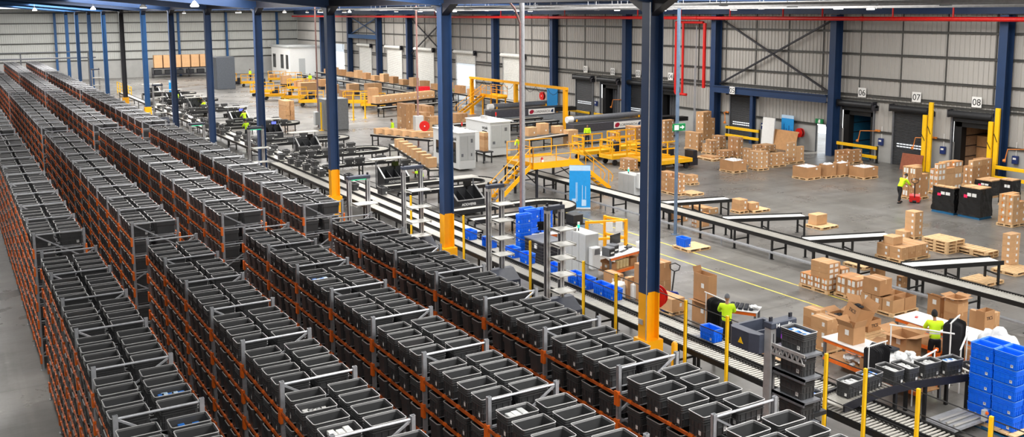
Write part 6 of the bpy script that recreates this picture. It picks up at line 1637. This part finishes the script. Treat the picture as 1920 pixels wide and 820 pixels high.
# ------------------------------------------------------------------ yellow picking carts
def cart_root():
    t = thing('picking_cart', 'yellow picking cart', 'cart')
    mb = MB(); mb.box(-1.1,-.6,.42,1.1,.6,.50); mb.box(-1.12,-.62,.38,-1.06,.62,.60); mb.box(1.06,-.62,.38,1.12,.62,.60); mb.box(-1.1,-.62,.38,1.1,-.58,.60); mb.box(-1.1,.58,.38,1.1,.62,.60); obj('deck', mb, CARTY, t)
    mb = MB()
    for x in (-1.07,-.35,.35,1.07): mb.box(x-.03,.56,.5,x+.03,.62,1.45); 
    for z in (1.0,1.4): mb.box(-1.1,.57,z,1.1,.61,z+.07)
    for y in (-.58,.58): mb.box(-1.1,y-.03,.5,-1.04,y+.03,1.45)
    for z in (1.0,1.4): mb.box(-1.1,-.6,z,-1.04,.6,z+.07)
    obj('guard_frame', mb, CARTY, t)
    for x in (-.8,.8):
        for y in (-.45,.45): mb = MB(); mb.tube([(x,y-.05,.16),(x,y+.05,.16)], .16, 10); obj('wheel', mb, BLACK, t)
    mb = MB(); mb.box(1.1,-.4,.1,1.7,.4,.5); mb.box(1.4,-.35,.5,1.7,.35,.95); obj('drive_unit', mb, DARKST, t)
    return t
P_CART = Proto(cart_root())
CARTS = [(36.713,144.847,0),(36.733,137.536,0),(39.147,140.649,0),(35.819,123.369,0),(35.533,117.136,0),(38.78,123.285,0),(36.683,112.931,0),(36.636,106.594,0),(39.974,111.536,0),(41.979,127.23,-0),(44.305,125.627,-0),(40.243,106.473,0),(40.755,103.062,0),(41.213,99.119,0),(46.332,120.093,0),(46.13,112.593,0),(47.205,109.193,0),(44.451,99.828,0),(49.38,106.848,0),(45.63,141.196,0),(44.755,145.812,0),(47.79,139.687,0),(50.062,135.537,0)]
CPOS = []
for k, p in enumerate(CARTS):
    if abs(p[0]-49.5) < 3.4 or abs(p[0]-33.4-1.3) < 3.4 and abs(p[1]-138) < 3.2 or any(abs(p[0]-c[0]) < 3.8 and abs(p[1]-c[1]) < 3.2 for c in CPOS): continue
    CPOS.append((p[0], p[1]))
    P_CART.put((p[0], p[1], 0), -.55+.12*(k % 3), 'yellow picking cart of the far cart field, %s of those seen from left' % ORD[len(CPOS) % 16], 'yellow picking carts in the far field').scale = (1.25,1.25,1.2)
CARTS2 = [(40.631,56.376,0),(42.739,57.518,0),(41.158,53.67,-0),(43.505,55.13,0),(44.355,57.121,0),(42.148,51.901,0),(42.505,50.033,0)]
C2 = []
for k, p in enumerate(CARTS2):
  if not any(abs(p[0]-c[0]) < 3.1 and abs(p[1]-c[1]) < 1.5 for c in C2):
    C2.append(p); P_CART.put((p[0], p[1], 0), .1*(k % 2), 'yellow picking cart, %s from left between platform and nearest column' % ORD[k], 'yellow carts near the platform')
# cartons on and between the carts
FB = [(530,163,1.4,1.0,1.2),(545,172,1.2,1.0,.8),(565,184,2.2,1.3,1.5),(588,183,1.4,1.2,1.0),(602,168,1.6,1.1,1.0),(616,176,1.5,1.2,1.2),(622,163,1.4,1.0,.9),(642,190,1.6,1.1,1.3),(655,180,1.4,1.1,1.1),(668,168,1.5,1.2,1.8),(683,171,1.8,1.2,.8),(700,168,1.6,1.1,1.7),(690,186,1.9,1.2,1.5),(722,178,1.8,1.2,1.6),(742,177,1.8,1.2,1.5),(760,184,2.4,1.3,1.0),(772,175,1.6,1.1,1.4),(675,206,1.8,1.3,1.4),(690,207,1.4,1.2,1.3),(735,199,1.8,1.3,1.3),(790,180,1.5,1.1,1.2),(800,187,1.5,1.1,1.0),(577,165,1.4,1.1,.7),(560,160,1.2,1.0,.8),(524,140,1.8,1.2,1.8),(552,140,1.8,1.2,1.9),(426,132,2.0,1.4,1.7),(506,150,1.2,1.0,.8)]
FBP = [(42.787,136.895,0),(41.059,127.864,0),(39.059,117.415,0),(40.623,117.264,0),(45.805,128.967,0),(44.193,121.562,0),(48.774,132.733,0),(41.83,110.276,0),(45.303,116.878,0),(49.938,126.108,0),(49.826,122.891,0),(51.934,124.728,0),(45.554,111.195,0),(49.815,115.72,0),(51.317,115.674,0),(50.063,109.909,0),(53.78,115.988,0),(39.74,99.405,0),(40.262,98.36,0),(44.45,101.322,0),(53.078,111.557,0),(51.335,106.383,0),(45.191,132.84,0),(45.747,138.547,-0),(50.957,164.604,0),(53.135,163.047,0),(46.568,182.84,0),(45.555,152.358,0)]
BPOS = []
for k, ((a, b, w, d, h), p) in enumerate(zip(FB, FBP)):
    near = [c for c in CPOS if abs(c[0]-p[0]-w/2) < 2.2 and abs(c[1]-p[1]-d/2) < 1.9]
    if near:
        c = near[0]; n_ = sum(1 for q in BPOS if q == c)
        if n_ >= 2: continue
        BPOS.append(c); carton(c[0]-.5, c[1]-.42, .605+(.905 if n_ else 0), 1.0, .84, .9, 'large brown carton among the yellow carts of the far field', hue=k, lab='', group='cartons of the far cart field'); continue
    if any(abs(q[0]-p[0]) < 2 and abs(q[1]-p[1]) < 1.5 for q in BPOS) or abs(p[0]+w/2-49.5) < 1.6+w/2 or abs(p[0]+w/2-52.5) < 1.6+w/2: continue
    BPOS.append((p[0], p[1]))
    lift = k < 24 and k % 2 == 0
    if lift: mb = MB(); mb.box(0,0,.12,w,d,.4); mb.box(.1,.1,0,w-.1,d-.1,.12); single('cart_base', mb, DARKST, 'dark load carrier under cartons in the far cart field', 'cart', (p[0], p[1], 0), 0, 'dark load carriers in the far field')
    carton(p[0], p[1], .41 if lift else .002, w, d, h, 'large brown carton among the yellow carts of the far field', hue=k, lab='', group='cartons of the far cart field')
# long conveyor lines behind the carts towards the dock wall
conveyor('belt_conveyor', 'long conveyor line with cartons along the far dock wall doors', (52.5, 66.5+20), (52.5, 149), 1.1, 1.2, legs=6, belt=True)
conveyor('belt_conveyor', 'second long conveyor line in front of the far white shutters', (49.5, 101), (49.5, 149), 1.0, 1.0, legs=6, belt=True)
conveyor('belt_conveyor', 'cross conveyor line leading into the far cart field', (38.5, 91), (48.3, 93), 1.0, 1.0, legs=3, belt=True)
for k in range(16):
    y = 96+3.2*k; carton(52.2, y, 1.22, .8, 1.4, .7+.2*(k % 3), 'brown carton riding the long conveyor along the far shutters', lab='', hue=k, group='cartons on the far conveyor line')
mb = MB(); mb.bbox(-.7,-.5,1.02,.7,.5,1.9,.03); single('red_crate', mb, mat('crate_red', (.90,.10,.16), .5), 'bright red crate on the conveyor in front of the far shutters', 'crate', (49.5, 103.5, 0))
for k in range(2):
    p0 = ((43.644,106.564,0), (48.997,108.85,0))[k]; 
# long cream-labelled carton rows
for k in range(12): carton(*(Vector((39.364,94.64,1)).lerp(Vector((47.745,98.099,1)), (k+.5)/12))[:2], 1.02, .9, 1.0, .8, 'pale fronted carton in the long row on the cross conveyor', lab='y', hue=2, group='row of pale cartons on the cross conveyor')
mb = MB()
a, b = Vector((39.343,95.183,0.9)), Vector((48.239,98.28,0.9)); d = (b-a).normalized(); mb.bar(a+Vector((.6,.4,0)), b+Vector((.6,.4,0)), 1.3, .16)
for f in (.05,.35,.65,.95): p = a.lerp(b, f); mb.box(p.x+.5,p.y+.3,0,p.x+.7,p.y+.5,.85)
single('row_conveyor', mb, BLACK, 'dark conveyor carrying the long row of pale cartons', 'conveyor')
# office box at the far corner
t = thing('site_office', 'white site office cabin with dark windows in the far corner', 'cabin', (51.0, 158.5, 0))
mb = MB(); mb.box(0,0,0,5.5,10.5,4.9); obj('cabin_wall', mb, WHITE, t); mb = MB(); mb.box(-.2,-.2,4.9,5.7,10.7,5.15); obj('roof', mb, LGREY, t)
GL = mat('dark_glass', (.14,.15,.16), .12)
for a, b2 in ((1.0,2.3),(3.6,5.2),(8.0,9.6)): mb = MB(); mb.box(-.03,a,1.2,.0,b2,3.6); f = obj('window', mb, GL, t)
mb = MB(); mb.box(1.5,-.03,0,2.6,0,3.0); obj('door', mb, LGREY, t)
# shelving with pallets at the far end wall
t = thing('pallet_rack', 'low rack of wrapped pallets standing against the far end wall', 'rack', (30.5, 167.5, 0))
for x in (0,3,6,9): mb = MB(); mb.box(x-.06,0,0,x+.06,.12,1.7); mb.box(x-.06,1.2,0,x+.06,1.32,1.7); obj('upright', mb, DARKST, t)
for z in (.5,1.55): mb = MB(); mb.box(0,0,z,9,.1,z+.14); mb.box(0,1.2,z,9,1.3,z+.14); mb.box(0,.1,z+.1,9,1.2,z+.14); obj('beam', mb, DARKST, t)
for k in range(6): carton(30.7+1.5*k, 167.6, 1.72, 1.3, 1.0, 2.1, 'pale wrapped carton load, %s from left on the far end rack' % ORD[k], lab='', hue=2)
for k in range(5): mb = MB(); mb.bbox(-.6,-.42,0,.6,.42,.7,.05); single('dark_crate', mb, DGREY, 'dark crate, %s from left on the lower shelf of the far end rack' % ORD[k], 'crate', (31.3+1.75*k, 168.15, .645))
# grey kiosk and barrier by the cart field
mb = MB(); mb.bbox(0,0,0,2.2,2.0,2.9,.05); single('grey_cabinet', mb, mat('kiosk_grey', (.47,.48,.49), .5), 'big grey equipment cabinet beside the third column', 'cabinet', (29.255,81.612,0)[:2]+(0,)) if 0 else single('grey_cabinet', mb, mat('kiosk_grey', (.47,.48,.49), .5), 'big grey equipment cabinet right behind the third column', 'cabinet', (*(29.877,83.047,0)[:2], 0))
mb = MB(); mb.bbox(0,0,0,2.6,2.2,4.6,.05); single('grey_cabinet', mb, mat('kiosk_slate', (.30,.32,.35), .5), 'tall slate coloured cabinet at the far left edge of the cart field', 'cabinet', (33.4, 137, 0))
for k, p in enumerate(((35.382,90.294,0),(36.937,91.003,0),(32.682,86.629,0),(29.644,83.672,0))): mb = MB(); mb.box(-.06,-.06,0,.06,.06,2.6); mb.box(-.2,-.2,0,.2,.2,.03); single('marker_post', mb, YELP, 'thin yellow post, %s on the pale floor before the cart field' % ORD[k], 'post', (p[0], p[1], 0))
t = thing('yellow_fence', 'yellow mesh fence panel beside the far end of the racks', 'fence', (20.5, 128, 0))
for k in range(6): mb = MB(); mb.box(-.05,2.2*k-.05,0,.05,2.2*k+.05,1.6); obj('post', mb, YELP, t)
mb = MB()
for z in (.3,.7,1.1,1.5): mb.box(-.03,0,z,.03,11,z+.07)
obj('rail', mb, YELP, t)
# extra stations and clutter at the far sorting end: dark equipment rows
for k, (x, y) in enumerate(((23.2,103.5),(23.2,115.4),(22.8,126.4))):
    station(x, y, 'dark pick station far up the line, %s of the distant ones' % ORD[k])
for k, (x, y) in enumerate([(25.2+.8*(k % 5), 88+6*(k//5)+.6*(k % 2)) for k in range(25)]):
    small_tote((x, y, .0), .3*(k % 4), 'dark grey tote standing on the floor between the distant stations', 'dark totes on the floor of the far stations') if k % 5 < 3 else None
for k, yc in enumerate((100.4,112.3,123.2)): uloop('loop_conveyor', 'distant U-shaped sorting loop, %s beyond the nearer ones' % ORD[k], 21.2, 25.8, yc, 1.2, .72, .9, 'sorting loops')
# end-of-row long rail at the far left
t = thing('overhead_walkway', 'long grey walkway running across behind the far rack ends', 'walkway', (-8, 154.2, 0)); mb = MB(); mb.box(0,0,4.2,28,1.2,4.4); mb.box(0,0,5.2,28,.06,5.3); obj('walkway_deck', mb, MGREY, t)
for x in (1,9,18,27): mb = MB(); mb.box(x-.1,.1,0,x+.1,.3,5.3); obj('post', mb, MGREY, t)
# ------------------------------------------------------------------ the three hundred largest cartons stay single; the rest becomes one mass
bpy.context.view_layer.update()
cart_ = [o for o in C.objects if o.type == 'MESH' and o.parent is None and o.name.split('.')[0] == 'cardboard_box']
def seen(o):
    d = o.dimensions; x, y, z = px(o.matrix_world.translation)
    if z < 1 or not (-40 < x < 1960 and -40 < y < 860): return 0
    return (d.x*d.z+d.y*d.z+d.x*d.y)/z**2
cart_.sort(key=lambda o: (o in HID, -seen(o)))
far = cart_[300:]
if far:
    mb = MB(); mm = [CARD, TAPE, PAPER, ORANGE_T, CARD2, CARD3]
    for o in far:
        i = len(mb.v); mw = o.matrix_world; mb.v += [tuple(mw @ v.co) for v in o.data.vertices]
        loc_ = [mm.index(m) for m in o.data.materials]
        for p in o.data.polygons: mb.f.append(tuple(i+k for k in p.vertices)); mb.m.append(loc_[p.material_index])
        bpy.data.objects.remove(o)
    me = mb.mesh('carton_mass', mm); o = bpy.data.objects.new('cardboard_carton_mass', me); C.objects.link(o)
    tag(o, 'the many small distant cartons among the carts and along the far conveyor lines', 'box', None, 'stuff')

tt = [o for o in C.objects if o.type == 'MESH' and o.parent is None and o.name.split('.')[0] == 'storage_tote']
tt.sort(key=lambda o: px(o.location)[2])
if tt[28:]:
    mb = MB()
    for o in tt[28:]:
        i = len(mb.v); mw = o.matrix_world; mb.v += [tuple(mw @ v.co) for v in o.data.vertices]
        for p in o.data.polygons: mb.f.append(tuple(i+k for k in p.vertices)); mb.m.append(p.material_index)
        bpy.data.objects.remove(o)
    o = bpy.data.objects.new('conveyor_tote_mass', mb.mesh('conveyor_tote_mass', [TOTEG, RIMG, PAPER])); C.objects.link(o)
    tag(o, 'the many small distant dark totes standing on the sorting lanes and loops', 'tote', None, 'stuff')
# ------------------------------------------------------------------ light
w = bpy.data.worlds.new('World'); bpy.context.scene.world = w; w.use_nodes = True
nt = w.node_tree; bg = nt.nodes['Background']
bg.inputs['Color'].default_value = (.86,.93,1.0,1); bg.inputs['Strength'].default_value = 1.6
def area(name, loc, sx, sy, power, col=(1,.97,.93), rot=(0,0,0)):
    l = bpy.data.lights.new(name, 'AREA'); l.shape = 'RECTANGLE'; l.size = sx; l.size_y = sy; l.energy = power; l.color = col
    o = bpy.data.objects.new(name, l); C.objects.link(o); o.location = loc; o.rotation_euler = rot; return o
for i, y in enumerate((6, 34, 62, 92, 125, 155)):
    f = (1., 1., 1., 1.15, 1.3, 1.3)[i]
    area('roof_fill', (13, y, 12.0), 7, 14, 3600*f)  # area lamps added under the roof as even fill
    area('roof_fill', (.2, y, 13.4), 2, 14, 1200*f)  # narrow lamp added to brighten the left aisle floor
    area('roof_fill', (30, y, 12.0), 14, 14, 4600*f)
    area('roof_fill', (47, y, 12.0), 10, 14, 2900*f)
PANELM = mat('lamp_panel_white', (.9,.92,.94), .5)
k = 0
for y in (6, 34, 62, 92, 125, 155):
    for x, w_, z in ((13, 7, 12.06), (.2, 2, 13.46), (30, 14, 12.06), (47, 10, 12.06)):
        k += 1; mb = MB(); mb.box(x-w_/2, y-7, z, x+w_/2, y+7, z+.03); struct('window_%d' % k, mb, PANELM)  # plain white panels added above the fill lamps, no roof openings
sun = bpy.data.lights.new('sun', 'SUN'); sun.energy = 7.; sun.angle = .02; sun.color = (1,.96,.9)
so = bpy.data.objects.new('sun', sun); C.objects.link(so); so.rotation_euler = (0, math.radians(38), math.radians(-14))
sc = bpy.context.scene
sc.view_settings.view_transform = 'Standard'; sc.view_settings.look = 'None'
sc.view_settings.exposure = 0.; sc.view_settings.gamma = 1.; sc.view_settings.use_curve_mapping = False
sc.cycles.use_denoising = True
sc.cycles.max_bounces = 5; sc.cycles.diffuse_bounces = 3; sc.cycles.glossy_bounces = 2; sc.cycles.transparent_max_bounces = 8
sc.cycles.sample_clamp_indirect = 4.
